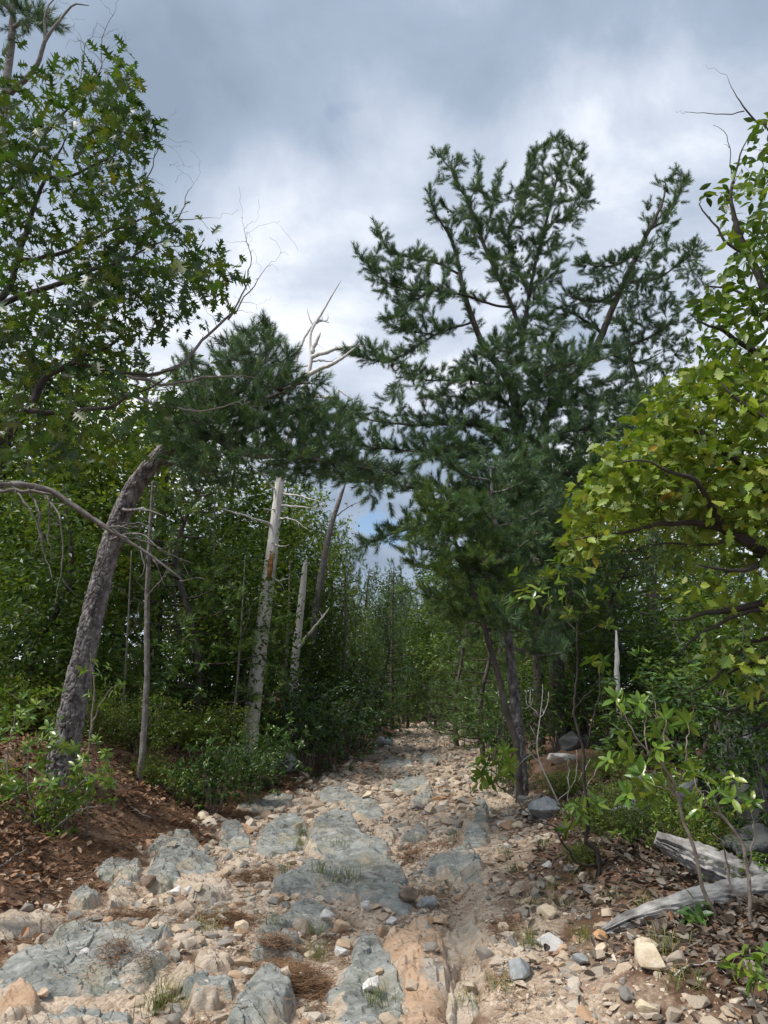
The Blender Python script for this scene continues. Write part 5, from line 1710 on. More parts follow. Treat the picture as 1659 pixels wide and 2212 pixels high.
WOODS = [
    # left of the trail: kind, pixel column, depth, pixel row of the top
    ('a', -40, 13, 640, 'broad-leaved tree behind the oak at the left edge'), ('b', 130, 15, 760, 'light green broad-leaved tree behind the oak branches'), ('a', 330, 17, 730, 'broad-leaved tree behind the leaning plated pine'),
    ('c', 60, 11, 1010, 'low broad-leaved tree behind the hanging dead limb'), ('q', 430, 13, 980, 'bushy pine in the shade under the leaning pine crown'), ('p', 250, 21, 800, 'pine rising behind the leaning plated trunk'),
    ('b', 470, 19, 960, 'bright leafy tree between the leaning pine and the dead trunk'), ('c', 520, 14, 1090, 'small leafy tree left of the bleached dead trunk'), ('b', 625, 20, 1010, 'bright leafy tree right behind the bleached dead trunk'),
    ('p', 700, 23, 1120, 'pine behind the thin slanting dead stem'), ('q', 715, 26, 1125, 'pointed pine left of the patch of blue sky'), ('a', 580, 25, 1000, 'leafy tree far behind the bleached dead trunk'),
    ('c', 690, 18, 1250, 'low tree behind the small snag'), ('p', 790, 33, 1225, 'far pine just left of the trail end'), ('c', 770, 28, 1290, 'low far tree on the left side of the trail end'),
    ('a', 850, 46, 1235, 'leafy tree at the very end of the trail'), ('p', 905, 42, 1270, 'pine standing over the end of the trail'), ('q', 940, 34, 1300, 'small pine on the right side of the trail end'),
    ('a', 960, 48, 1245, 'far tree beyond the end of the trail'), ('a', 1010, 30, 1150, 'leafy tree right of the trail end'), ('q', 985, 22, 1280, 'bushy young pine at the right edge of the far trail'),
    ('q', 1040, 18, 1250, 'young pine in the shade behind the slender leaning pine'), ('p', 1085, 26, 1080, 'pine behind the slender young pine'),
    ('p', 870, 36, 1255, 'dark pine closing the left side of the trail tunnel'), ('q', 925, 39, 1300, 'dark small pine in the middle of the trail tunnel'), ('p', 985, 31, 1200, 'pine arching over the right side of the trail tunnel'), ('q', 1005, 25, 1260, 'young pine crowding the right side of the far trail'),
    ('p', 848, 30, 1215, 'pine standing in the gap at the left of the trail end'), ('a', 835, 40, 1205, 'dark leafy tree above the end of the trail'), ('c', 880, 34, 1300, 'low dark tree over the end of the cobbles'),
    ('q', 820, 27, 1300, 'young pine crowding the left side of the far trail'), ('c', 900, 43, 1330, 'low tree behind the end of the cobbles'),
    # right of the trail
    ('c', 1290, 16, 1130, 'low leafy tree behind the laurel sapling'), ('b', 1330, 21, 880, 'leafy tree glimpsed behind the leaning pine stem'), ('p', 1430, 20, 690, 'pine behind the yellow-green scrub oak'),
    ('q', 1390, 14, 1180, 'small pine in the shade under the scrub oak'), ('c', 1500, 13, 1230, 'leafy sapling under the right end of the scrub oak'), ('b', 1560, 24, 820, 'broad-leaved tree far behind the scrub oak'),
    ('c', 1640, 11, 1200, 'leafy sapling behind the huge grey boulder'), ('p', 1500, 28, 900, 'distant pine between the scrub oak branches'), ('c', 1440, 24, 1300, 'low leafy tree in the gap under the scrub oak'),
    ('a', 1180, 30, 950, 'tall leafy tree behind the cluster of pines'), ('q', 1130, 22, 1200, 'bushy pine behind the plated trunk by the trail'), ('c', 1200, 20, 1320, 'low tree in the shade between the pine trunks'),
]
used = set()
for kind, px, Y, top, lab in WOODS:
    src = PROTO[kind]
    q = at(px, 1495, Y)
    z = hz(q[0], q[1])
    zt = at(px, top, Y)[2]
    sc = (zt - z) / src['H']
    rz_ = random.uniform(0, 6.28)
    wide = min(1.25, max(.8, sc)) * random.uniform(.95, 1.15)
    if 590 < px < 980:
        wide *= .72
    loc = (q[0], q[1], z)
    if kind in used:
        copy_tree(src, loc, rz_, (wide, wide, sc), lab, 'trees of the wood behind')
    else:
        used.add(kind)
        src.location, src.rotation_euler, src.scale = loc, (0, 0, rz_), (wide, wide, sc)
        tag(src, lab, 'tree', 'trees of the wood behind')
FAR = [('a', -14, 26), ('p', -11, 30), ('b', -8, 34), ('a', -17, 34), ('p', -5, 38), ('a', -10, 42), ('b', -2, 46), ('p', 1, 50), ('a', 5, 54), ('b', 9, 50), ('p', 12, 46), ('a', 8, 58), ('a', -6, 56), ('b', 0, 62), ('a', 13, 60),
       ('p', -20, 28), ('a', 3, 66), ('b', 7, 43), ('c', 5.2, 41), ('c', 1.8, 43), ('c', 3.4, 45), ('c', 4.4, 49), ('c', 2.4, 52)]
for kind, x, y in FAR:
    copy_tree(PROTO[kind], (x, y, hz(x, y)), random.uniform(0, 6.28), [random.uniform(.9, 1.15)] * 3, ('far tree deep in the wood left of the trail' if x < 1.5 else 'far tree deep in the wood beyond and right of the trail end'), ('far trees left' if x < 1.5 else 'far trees right'))


# ------------------------------------------------------------------ shrubs of the understorey
def proto_shrub(name, seed, w, h, leaf, size, mat, n, per, label, bark='stick', stems=9, whorl=False):
    global rng
    keep_rng, rng = rng, np.random.default_rng(seed)
    root = thing(name, (0, 0, 0), label, 'shrub', 'shrubs')
    wood, cr = MB(), MB()
    sk = Skeleton()
    for k in range(stems):
        a = k * 2.4
        e = np.array([math.cos(a) * w * rng.uniform(.1, .38), math.sin(a) * w * rng.uniform(.1, .38), h * rng.uniform(.45, .85)])
        P = np.array([[e[0] * .15, e[1] * .15, -.08], [e[0] * .4 + rng.normal(0, .05), e[1] * .4 + rng.normal(0, .05), h * .25], e])
        C, r = resample(P, np.array([.013, .010, .004]), .06)
        C = wiggle(C, .05)
        tube(wood, C, r, 5)
        sk.add(C, r, .25)
    d = unit(rng.normal(0, 1, (n, 3))) * rng.random((n, 1)) ** .35
    lob = .45 + .75 * np.abs(fbm(d[:, 0] * 2.2 + 4, d[:, 1] * 2.2 + d[:, 2] * 1.7, 3, seed + 40))
    tg = d * lob[:, None] * [w * .62, w * .62, h * .6] + [0, 0, h * .52]
    tg[:, 2] = np.maximum(tg[:, 2] + .12 * h * np.array([vnoise(np.array([p[0] * 4]), np.array([p[1] * 4]), seed)[0] for p in tg]), .06)
    sk.grow(tg, thin=.6, wig=.1)
    draw_twigs(wood, sk.twigs, 3, 0, 2)
    P, T = leaf_points(sk.twigs, .2, .55, per, .012 if whorl else .035)
    put_leaves(cr, leaf, P, T, size, .6, droop=.0 if whorl else .1, out=.35)
    obj('stems', wood.mesh('shrub_stems', M[bark]), root)
    obj('foliage', cr.mesh('shrub_foliage', M[mat], False), root)
    rng = keep_rng
    return root


SHRUB = {
    'l': proto_shrub('laurel_shrub', 21, 1.5, 1.25, ELL, .085, 'laurel_dark', 260, 8, 'laurel', whorl=True),
    'h': proto_shrub('huckleberry_shrub', 22, 1.4, .8, SML, .048, 'heath', 420, 13, 'heath'),
    'd': proto_shrub('laurel_shrub', 23, 1.7, 1.7, ELL, .09, 'laurel_dark', 240, 7, 'laurel', stems=14, bark='bark_grey', whorl=True),
    'b': proto_shrub('laurel_shrub', 24, 1.1, .8, ELL, .075, 'laurel', 150, 8, 'laurel', whorl=True),
}
BUSH = [
    # left bank
    ('l', 470, 9.8, .7, 'leafy laurel shrub at the foot of the bank beside the bluish boulder'), ('b', 400, 9.6, .6, 'low bright laurel at the lower edge of the red-brown bank'), ('l', 545, 10.8, .65, 'laurel shrub leaning over the bluish boulder'),
    ('h', 300, 10.4, .8, 'yellow-green huckleberry shrub right of the leaning trunk'), ('h', 385, 11.6, .85, 'huckleberry shrub behind the low bright laurel'), ('h', 230, 11.4, 1.2, 'huckleberry shrub close behind the leaning trunk'), ('h', 460, 12.4, .9, 'huckleberry shrub left of the dead trunk base'),
    ('h', 40, 10.2, 1.2, 'huckleberry shrub at the left edge behind the leaning trunk'), ('h', 110, 12.0, 1.3, 'second huckleberry shrub in from the left edge'), ('l', 10, 13.5, 1.3, 'laurel shrub high on the bank at the left edge'),
    ('l', 150, 14.0, 1.4, 'laurel thicket seen behind the leaning trunk'), ('d', 280, 14.0, 1.2, 'tall laurel right behind the thin dead pole'), ('d', 400, 14.5, 1.2, 'tall dark laurel between the dead pole and the dead trunk'), ('l', 340, 12.5, 1.1, 'laurel behind the thin dead pole'),
    ('d', 500, 15.5, 1.2, 'tall dark laurel just left of the dead trunk'), ('l', 615, 14.5, 1.1, 'laurel at the right foot of the dead trunk'), ('d', 660, 14.2, 1.0, 'twiggy laurel at the trail edge below the small snag'), ('d', 710, 15.5, 1.1, 'dark laurel shrub along the left trail edge'),
    ('d', 745, 17.5, 1.1, 'dark laurel further along the left trail edge'), ('d', 775, 20.0, 1.2, 'laurel near the far bend on the left trail edge'), ('d', 640, 17.5, 1.3, 'laurel thicket behind the small snag'), ('l', 590, 12.2, .7, 'small laurel beside the bluish boulder'),
    ('d', 800, 24.0, 1.2, 'last dark shrub on the left before the trail end'), ('d', 720, 21.0, 1.4, 'high laurel thicket behind the left trail edge'), ('d', 830, 30.0, 1.2, 'far shrub at the left side of the trail end'), ('d', 560, 18.0, 1.4, 'laurel thicket in the shade behind the dead trunk'),
    ('b', 160, 7.5, .5, 'small laurel hiding the foot of the leaning trunk'), ('h', 200, 9.6, .7, 'small huckleberry clump at the base of the leaning trunk'), ('h', 525, 11.8, .6, 'huckleberry clump in front of the dead trunk'), ('h', 335, 9.6, .5, 'huckleberry clump above the bare red-brown dirt'),
    # right side
    ('d', 1035, 21.0, 1.0, 'dark shrub on the right edge of the far trail'), ('d', 1060, 17.0, .9, 'dark shrub left of the slender young pine'), ('d', 1030, 27.0, 1.1, 'shrub on the right near the trail end'), ('d', 985, 38.0, .9, 'rounded dark shrub at the trail end'),
    ('d', 910, 41.0, 1.0, 'shrub closing the end of the trail'), ('d', 1100, 14.0, .8, 'dark shrub between the pine trunks'), ('l', 1098, 11.6, .45, 'small laurel at the foot of the twin pine trunks'), ('h', 1210, 9.4, .45, 'low huckleberry by the whitish boulder'), ('h', 1330, 8.2, .45, 'huckleberry shrub on the bank behind the laurel sapling'), ('h', 1270, 7.4, .35, 'small weedy shrub behind the laurel sapling stem'),
    ('h', 1420, 7.6, .5, 'weedy shrub under the laurel on the bank'), ('l', 1380, 10.5, .9, 'laurel on the bank behind the boulders'), ('l', 1480, 9.5, 1.1, 'laurel shrub behind the greenish boulder'), ('d', 1580, 10.5, 1.2, 'dark laurel behind the huge grey boulder'),
    ('h', 1350, 6.6, .45, 'tuft of weeds left of the slanted boulder'), ('b', 1430, 6.2, .45, 'small leafy sprout right of the slanted boulder'), ('h', 1490, 6.0, .5, 'weeds just behind the tip of the log'), ('d', 1590, 6.5, .75, 'twiggy shrub hanging before the huge grey boulder'),
    ('d', 1650, 5.9, .6, 'twiggy shrub in front of the boulders at the right edge'), ('b', 1570, 5.3, .35, 'sprout growing beside the main stem of the log'), ('h', 1235, 6.3, .22, 'low weeds at the foot of the laurel sapling'), ('b', 1500, 7.6, .8, 'bushy laurel sprout between the boulders'), ('h', 1300, 9.6, .45, 'weedy shrub between the boulders on the bank'),
    ('d', 1290, 13.5, 1.0, 'dark shrub behind the tan peaked boulder'), ('d', 1420, 14.5, 1.2, 'shrub deep in the shade under the scrub oak'), ('d', 1540, 14.5, 1.3, 'tall dark shrub at the back of the right bank'), ('d', 1200, 13.6, .8, 'dark shrub behind the white dead shrub'),
]
used = set()
for kind, px, Y, sc, lab in BUSH:
    src = SHRUB[kind]
    q = at(px, 1495, Y)
    loc = (q[0], q[1], hz(q[0], q[1]) - .02)
    s3 = (sc * random.uniform(.8, 1.25), sc * random.uniform(.8, 1.25), sc * random.uniform(.75, 1.25))
    if kind in used:
        copy_tree(src, loc, random.uniform(0, 6.28), s3, lab, 'shrubs of the understorey')
    else:
        used.add(kind)
        src.location, src.rotation_euler, src.scale = loc, (0, 0, random.uniform(0, 6.28)), s3
        tag(src, lab, 'shrub', 'shrubs of the understorey')


# ------------------------------------------------------------------ laurels with whorled leaves in the foreground
def whorls(mb, tips, dirs, size, n=8, root=None, mat=None):
    P, A, Nn, S = [], [], [], []
    for t, d in zip(tips, dirs):
        d = unit(np.asarray(d) + [0, 0, .7])
        u = unit(np.cross(d, [.3, .5, .1]))
        v = np.cross(d, u)
        m = n + int(rng.integers(-2, 3))
        for k in range(m):
            a = k * 2.4 + rng.normal(0, .2)
            el = rng.uniform(-.15, .95)
            r_ = math.cos(a) * u + math.sin(a) * v
            P.append(t - d * (k / m) * .035)
            A.append(unit(r_ * math.cos(el) + d * math.sin(el)))
            Nn.append(unit(d * math.cos(el) - r_ * math.sin(el) + rng.normal(0, .15, 3)))
            S.append(size * rng.uniform(.7, 1.15))
    if mat not in LEAF_ME:
        b = MB()
        b.add(*ELL)
        LEAF_ME[mat] = b.mesh('leaf', M[mat + '_single'], False)
    o0 = np.array(root.location)
    idx = np.argsort([p[1] for p in P])
    if len(idx) > 300:
        k = idx[300:]
        b = MB()
        scatter(b, ELL[0], ELL[1], np.array(P)[k], np.array(A)[k], np.array(Nn)[k], np.array(S)[k])
        local(root, [b])
        tag(obj('leaves', b.mesh('leaves', M[mat], False), root), kind='stuff')
    for p, a, nn, sz in [(P[k], A[k], Nn[k], S[k]) for k in idx[:300]]:
        a = unit(a)
        x = unit(np.cross(a, nn))
        z = np.cross(x, a)
        o = obj('leaf', LEAF_ME[mat], root)
        o.matrix_local = Matrix([[x[i] * sz, a[i] * sz, z[i] * sz, p[i] - o0[i]] for i in range(3)] + [[0, 0, 0, 1]])


LEAF_ME = {}


def laurel(name, label, stems, tips, size, mat, bark, n=8, thin=.7, extra=None):
    P0, R0 = px_line(stems[0])
    g = hz(P0[0][0], P0[0][1])
    root = thing(name, (P0[0][0], P0[0][1], g), label, 'shrub')
    wood, cr = MB(), None
    sk = Skeleton()
    for i, st in enumerate(stems):
        P, R = px_line(st)
        if i == 0:
            P[0][2] = g - .05
        C, r = resample(P, R, .03)
        C = wiggle(C, .03)
        tube(wood, C, r, 7)
        sk.add(C, r, .25)
    T = np.array([at(*t) for t in tips])
    sk.grow(T, thin=thin, wig=.1, bend=.5)
    draw_twigs(wood, sk.twigs, 5)
    whorls(cr, [q[-1] for q, _ in sk.twigs], [unit(q[-1] - q[-2]) for q, _ in sk.twigs], size, n, root, mat)
    local(root, [wood])
    obj('stems', wood.mesh('laurel_stems', M[bark]), root)
    return root


YQ = gpt(1290, 1895)[1]
tips = [(1115, 1240), (1108, 1298), (1160, 1252), (1200, 1212), (1240, 1218), (1205, 1258), (1150, 1292), (1183, 1300), (1218, 1283), (1265, 1290), (1300, 1283), (1340, 1282), (1232, 1325), (1312, 1350), (1180, 1240), (1255, 1245), (1280, 1315), (1275, 1425), (1302, 1430), (1130, 1275), (1222, 1235), (1165, 1275)]
low = [(1240, 1735), (1225, 1788), (1252, 1762), (1232, 1755), (1262, 1745), (1290, 1735)]
laurel('laurel_sapling', 'crooked laurel sapling with glossy leaf whorls at the right trail edge',
       [[(1290, 1895, YQ, .020), (1293, 1842, YQ, .018), (1266, 1815, YQ, .016), (1273, 1765, YQ, .015), (1263, 1680, YQ, .013), (1260, 1612, YQ, .012), (1243, 1555, YQ, .011), (1239, 1528, YQ, .010), (1246, 1460, YQ, .009), (1247, 1413, YQ, .008), (1248, 1358, YQ, .006), (1237, 1308, YQ, .004)],
        [(1248, 1373, YQ, .005), (1280, 1363, YQ - .1, .004), (1325, 1333, YQ - .15, .0025)], [(1245, 1365, YQ, .005), (1219, 1323, YQ + .1, .004), (1165, 1308, YQ + .15, .0025)], [(1248, 1358, YQ, .004), (1255, 1310, YQ - .1, .003), (1225, 1260, YQ - .1, .002)],
        [(1268, 1619, YQ, .008), (1276, 1578, YQ - .1, .007), (1297, 1487, YQ - .15, .006), (1300, 1432, YQ - .15, .003)], [(1243, 1530, YQ, .006), (1268, 1500, YQ - .2, .004), (1300, 1460, YQ - .3, .002)],
        [(1288, 1870, YQ, .012), (1250, 1863, YQ - .1, .009), (1222, 1815, YQ - .15, .007), (1209, 1792, YQ - .15, .006), (1158, 1771, YQ - .1, .005), (1110, 1720, YQ, .004), (1070, 1690, YQ, .003)], [(1080, 1700, YQ, .004), (1075, 1660, YQ, .003), (1082, 1630, YQ, .002)],
        [(1222, 1815, YQ - .15, .006), (1230, 1770, YQ - .2, .004), (1240, 1740, YQ - .2, .003)]],
       [(x, y, YQ + rng.normal(0, .18)) for x, y in tips] + [(x, y, YQ - .15 + rng.normal(0, .08)) for x, y in low] + [(x, y, YQ + rng.normal(0, .07)) for x, y in [(1030, 1648), (1060, 1625), (1092, 1625), (1102, 1650), (1040, 1674), (1070, 1684), (1092, 1674), (1050, 1652), (1078, 1645), (1030, 1690), (1060, 1690), (1088, 1655)]], .105, 'laurel', 'bark_twig')
YR = gpt(1554, 1985)[1]
tips = [(1331, 1507), (1345, 1520), (1381, 1517), (1439, 1551), (1486, 1561), (1345, 1585), (1355, 1615), (1418, 1615), (1470, 1622), (1315, 1640), (1385, 1670), (1400, 1725), (1355, 1715), (1435, 1646), (1365, 1650), (1420, 1590), (1390, 1700), (1340, 1640), (1440, 1690)]
laurel('laurel_shrub', 'laurel with long arching leaf whorls above the weathered log',
       [[(1554, 1985, YR, .013), (1517, 1927, YR, .012), (1493, 1849, YR, .011), (1469, 1782, YR, .010), (1440, 1680, YR, .008), (1402, 1636, YR, .006), (1358, 1561, YR, .004), (1335, 1515, YR, .003)],
        [(1452, 1720, YR, .007), (1440, 1650, YR - .1, .005), (1439, 1600, YR - .1, .004), (1439, 1555, YR - .1, .003)], [(1455, 1720, YR, .006), (1480, 1640, YR - .1, .005), (1486, 1566, YR - .1, .003)], [(1402, 1636, YR, .005), (1390, 1570, YR + .1, .004), (1381, 1520, YR + .1, .003)]],
       [(x, y, YR + rng.normal(0, .12)) for x, y in tips], .105, 'laurel', 'stick', n=8)
YU = gpt(1632, 2010)[1]
tips = [c3(*p) for p in [(1180, 690), (1250, 740), (1390, 740), (1440, 745), (1170, 860), (1210, 950), (1390, 840), (1500, 930), (1270, 880), (1330, 790), (1430, 880), (1560, 900), (1480, 800)]]
laurel('laurel_shrub', 'thin stemmed laurel with yellowish leaves near the right edge',
       [[(1632, 2008, YU, .012), (1615, 1883, YU, .010), (1598, 1815, YU, .009), (1571, 1775, YU, .007), (1544, 1724, YU, .005)], [(1620, 1900, YU, .006), (1622, 1800, YU + .1, .005), (1625, 1740, YU + .1, .002)], [(1600, 1960, YU - .1, .006), (1575, 1860, YU - .15, .005), (1540, 1800, YU - .2, .003)],
        [(1571, 1775, YU, .005), (1530, 1730, YU - .1, .004), (1500, 1680, YU - .1, .002)]],
       [(x, y, YU + rng.normal(0, .12)) for x, y in tips], .085, 'laurel', 'stick', n=6)
YW = gpt(1341, 1830)[1]
laurel('laurel_seedling', 'low yellow-green laurel whorl on the leaf litter before the slanted boulder', [[(1345, 1835, YW, .005), (1342, 1815, YW, .003)]], [(1330, 1800, YW), (1345, 1802, YW - .05), (1362, 1815, YW)], .095, 'laurel', 'stick', n=6)
YX = gpt(1640, 2190)[1]
laurel('laurel_seedling', 'laurel sprig in the bottom right corner', [[(1625, 2200, YX, .006), (1615, 2100, YX, .004), (1620, 2050, YX, .003)], [(1660, 2180, YX, .005), (1650, 2090, YX, .003)]],
       [(1600, 2060, YX), (1640, 2075, YX - .1), (1655, 2055, YX), (1625, 2110, YX - .1), (1580, 2090, YX), (1655, 2120, YX - .1)], .09, 'laurel', 'stick', n=7)
p = gpt(1520, 1990)
laurel('broadleaf_seedling', 'dark green broad-leaved seedling in front of the weathered log', [[(1505, 2010, p[1], .004), (1500, 1975, p[1], .003)]], [(1480, 1965, p[1]), (1505, 1975, p[1] - .06), (1530, 1965, p[1]), (1500, 1945, p[1]), (1520, 1995, p[1] - .1), (1490, 1990, p[1] - .08)], .10, 'laurel_dark', 'stick', n=5)
# shrub of twisted stems at the left edge
YZ = gpt(95, 1800)[1]
tips = [(x, y, YZ + rng.normal(0, .25)) for x, y in np.concatenate([rng.uniform((-10, 1490), (130, 1600), (46, 2)), rng.uniform((90, 1580), (250, 1740), (50, 2)), rng.uniform((-10, 1610), (100, 1790), (44, 2))])]
laurel('laurel_shrub', 'sprawling laurel with many twisted bare stems at the left edge',
       [[(95, 1805, YZ, .014), (120, 1740, YZ, .012), (170, 1690, YZ - .1, .008), (215, 1660, YZ - .1, .004)], [(80, 1805, YZ, .013), (80, 1720, YZ, .011), (110, 1640, YZ + .1, .007), (105, 1580, YZ + .1, .004)], [(70, 1805, YZ, .013), (40, 1720, YZ - .1, .010), (20, 1630, YZ - .1, .006), (30, 1540, YZ, .004)],
        [(100, 1805, YZ, .012), (150, 1760, YZ - .2, .009), (230, 1740, YZ - .3, .004)], [(60, 1805, YZ, .010), (20, 1760, YZ - .2, .007), (-20, 1720, YZ - .2, .004)], [(90, 1800, YZ, .012), (130, 1700, YZ + .2, .009), (165, 1600, YZ + .2, .005), (170, 1560, YZ + .2, .003)], [(85, 1800, YZ, .010), (60, 1690, YZ + .2, .008), (70, 1600, YZ + .2, .004)]],
       tips, .085, 'laurel', 'bark_grey', n=7, thin=1.0)
YY = 7.6
laurel('laurel_sapling', 'upright pale laurel sapling just right of the leaning trunk', [[(205, 1640, YY, .012), (200, 1560, YY, .010), (205, 1480, YY, .007), (195, 1410, YY, .003)], [(200, 1560, YY, .007), (235, 1500, YY - .1, .004), (260, 1475, YY - .1, .002)]],
       [(190, 1408, YY), (205, 1425, YY), (228, 1470, YY), (262, 1478, YY), (245, 1490, YY), (180, 1450, YY), (215, 1455, YY), (235, 1440, YY), (220, 1520, YY), (190, 1500, YY)], .085, 'laurel', 'stick', n=6)
# pale dead shrub between the pines and the sapling
YWD = gpt(1225, 1775)[1] + .6
dead_tree('dead_shrub', 'bleached leafless dead shrub with antler-like twigs', [(1222, 1770, YWD, .010), (1195, 1710, YWD, .009), (1168, 1650, YWD, .008), (1160, 1610, YWD, .007), (1166, 1555, YWD, .006), (1172, 1500, YWD, .004), (1172, 1478, YWD, .002)],
          [[(1165, 1548, YWD, .006), (1157, 1530, YWD, .005), (1140, 1520, YWD, .004), (1136, 1505, YWD, .002)], [(1146, 1524, YWD, .003), (1150, 1508, YWD, .0015)], [(1167, 1550, YWD, .005), (1178, 1520, YWD, .004), (1185, 1494, YWD, .002)],
           [(1172, 1655, YWD, .006), (1150, 1620, YWD - .1, .004), (1148, 1600, YWD - .1, .002)], [(1150, 1608, YWD, .003), (1168, 1594, YWD, .0015)], [(1205, 1735, YWD, .005), (1240, 1680, YWD + .1, .004), (1245, 1620, YWD + .1, .002)],
           [(1222, 1760, YWD, .006), (1262, 1700, YWD + .1, .004), (1300, 1650, YWD + .1, .002)], [(1215, 1755, YWD, .005), (1232, 1690, YWD - .1, .004), (1228, 1640, YWD - .1, .002)], [(1250, 1680, YWD, .004), (1275, 1640, YWD, .002)]],
          'white_stick', n=4, spurs=.1, cat='shrub', rings=.04, rough=.001, part='twig')


# ------------------------------------------------------------------ the weathered forked log
def log_mesh(mb, P, R, seed, n=56):
    C, r = resample(P, R, .012)
    T, U, W = frames(C)
    L = np.concatenate([[0], np.cumsum(np.linalg.norm(np.diff(C, axis=0), axis=1))])
    a = np.arange(n) / n * 2 * math.pi
    S, A = np.meshgrid(L, a, indexing='ij')
    tw = A + S * .5
    gr = fbm(np.cos(tw) * 5 + 3, np.sin(tw) * 5 + S * 1.2, 4, seed) * .13 + np.abs(fbm(np.cos(tw) * 12, np.sin(tw) * 12 + S * 1.6, 3, seed + 2)) * -.30 - .22 * (np.abs(fbm(np.cos(tw) * 3.5, np.sin(tw) * 3.5 + S * .5, 2, seed + 6)) < .035)
    big = fbm(np.cos(A) * 1.1 + 5, np.sin(A) * 1.1 + S * 1.0, 2, seed + 5) * .16
    rad = r[:, None] * (1 + gr + big)
    end = np.minimum(S, L[-1] * 2) / .16 + fbm(np.cos(tw) * 9, np.sin(tw) * 9, 2, seed + 9) * 1.3
    V = C[:, None] + (np.cos(a)[None, :, None] * U[:, None] + np.sin(a)[None, :, None] * W[:, None]) * (rad * np.clip(.25 + end, .18, 1))[..., None]
    m = len(C)
    i = np.arange(m - 1)[:, None] * n
    j = np.arange(n)[None]
    j2 = (j + 1) % n
    mb.add(V.reshape(-1, 3), np.stack([i + j, i + j2, i + n + j2, i + n + j], -1).reshape(-1, 4))
    for e, s_ in ((0, 1), ((m - 1) * n, -1)):
        mb.add(C[:1] if e == 0 else C[-1:], np.zeros((0, 3), int))
        base = mb.n - 1 - m * n if e == 0 else mb.n - 2 - m * n
        jj = np.arange(n)
        f = np.stack([np.full(n, mb.n - 1), base + e + (jj + 1) % n, base + e + jj], -1)
        mb.f[3].append(f[:, ::s_])
        mb.mi[3].append(np.zeros(n, int))


g = gpt(1300, 2020)
YG = g[1]
tip = gpt(1300, 2012, .04)
P1 = np.array([tip + [0, 0, .035], at(1370, 1990, YG + .02), at(1450, 1958, YG + .06), at(1530, 1940, YG + .1), at(1620, 1938, YG + .12), at(1760, 1950, YG + .1)])
for k in range(1, 6):
    P1[k][2] = max(P1[k][2], hz(P1[k][0], P1[k][1]) + .05)
root = thing('fallen_log', (P1[0][0], P1[0][1], hz(P1[0][0], P1[0][1])), 'silvery weathered forked log lying at the lower right', 'log')
bl = MB()
log_mesh(bl, P1, np.array([.035, .055, .065, .075, .085, .09]), 4)
YG2 = YG + .45
P2 = np.array([at(1415, 1812, YG2 + .05), at(1470, 1838, YG2), at(1540, 1872, YG2 - .06), at(1610, 1905, YG2 - .12), at(1690, 1935, YG2 - .2), at(1800, 1970, YG2 - .25)])
bu = MB()
log_mesh(bu, P2, np.array([.055, .085, .115, .135, .15, .16]), 9, 72)
local(root, [bl, bu])
obj('lower_limb', bl.mesh('lower_limb', M['log']), root)
obj('main_stem', bu.mesh('main_stem', M['log']), root)


# ------------------------------------------------------------------ leaf litter, fallen needles, sticks, grass
def litter(n, region, keepf, size, mat, label, name, leaf=CURL, lift=.016):
    x = rng.uniform(region[0], region[1], n)
    y = region[2] + (region[3] - region[2]) * rng.random(n) ** 1.3
    k = keepf(x, y)
    x, y = x[k], y[k]
    ok = np.isnan(slab_tops(x, y))
    x, y = x[ok], y[ok]
    z = height(x, y) + lift + rng.exponential(.008, len(x))
    b = MB()
    a = rng.uniform(0, 6.28, len(x))
    ax = np.stack([np.cos(a), np.sin(a), rng.normal(0, .3, len(x))], -1)
    nm = np.stack([rng.normal(0, .45, len(x)), rng.normal(0, .45, len(x)), np.ones(len(x))], -1)
    sz = size * rng.uniform(.55, 1.25, len(x))
    scatter(b, leaf[0], leaf[1], np.stack([x, y, z], -1), ax, nm, np.stack([sz * rng.uniform(.6, 1.2, len(x)), sz, sz * rng.uniform(.2, 1.6, len(x))], -1))
    return tag(obj(name, b.mesh(name, M[mat], False)), label, 'leaves', None, 'stuff')


def left_bank(x, y):
    l, r = side(x, y)
    return (l > -.15) & (rng.random(len(x)) < .22 + .7 * smooth(.0, 1.1, l)) & (rng.random(len(x)) < .75 + .6 * fbm(x * 1.5, y * 1.5, 2, 90))


def right_bank(x, y):
    l, r = side(x, y)
    return (r > -.1) & (rng.random(len(x)) < .04 + .9 * smooth(.1, 1.3, r)) & (rng.random(len(x)) < .75 + .6 * fbm(x * 1.5, y * 1.5, 2, 91))


litter(34000, (-6, -1, 4.2, 13), left_bank, .062, 'dead_leaf', 'red-brown dead leaves covering the left bank', 'fallen_leaves')
litter(28000, (.4, 4.6, 3.5, 9.5), right_bank, .064, 'dead_leaf_grey', 'grey-brown dead leaves under the shrubs on the right', 'fallen_leaves')


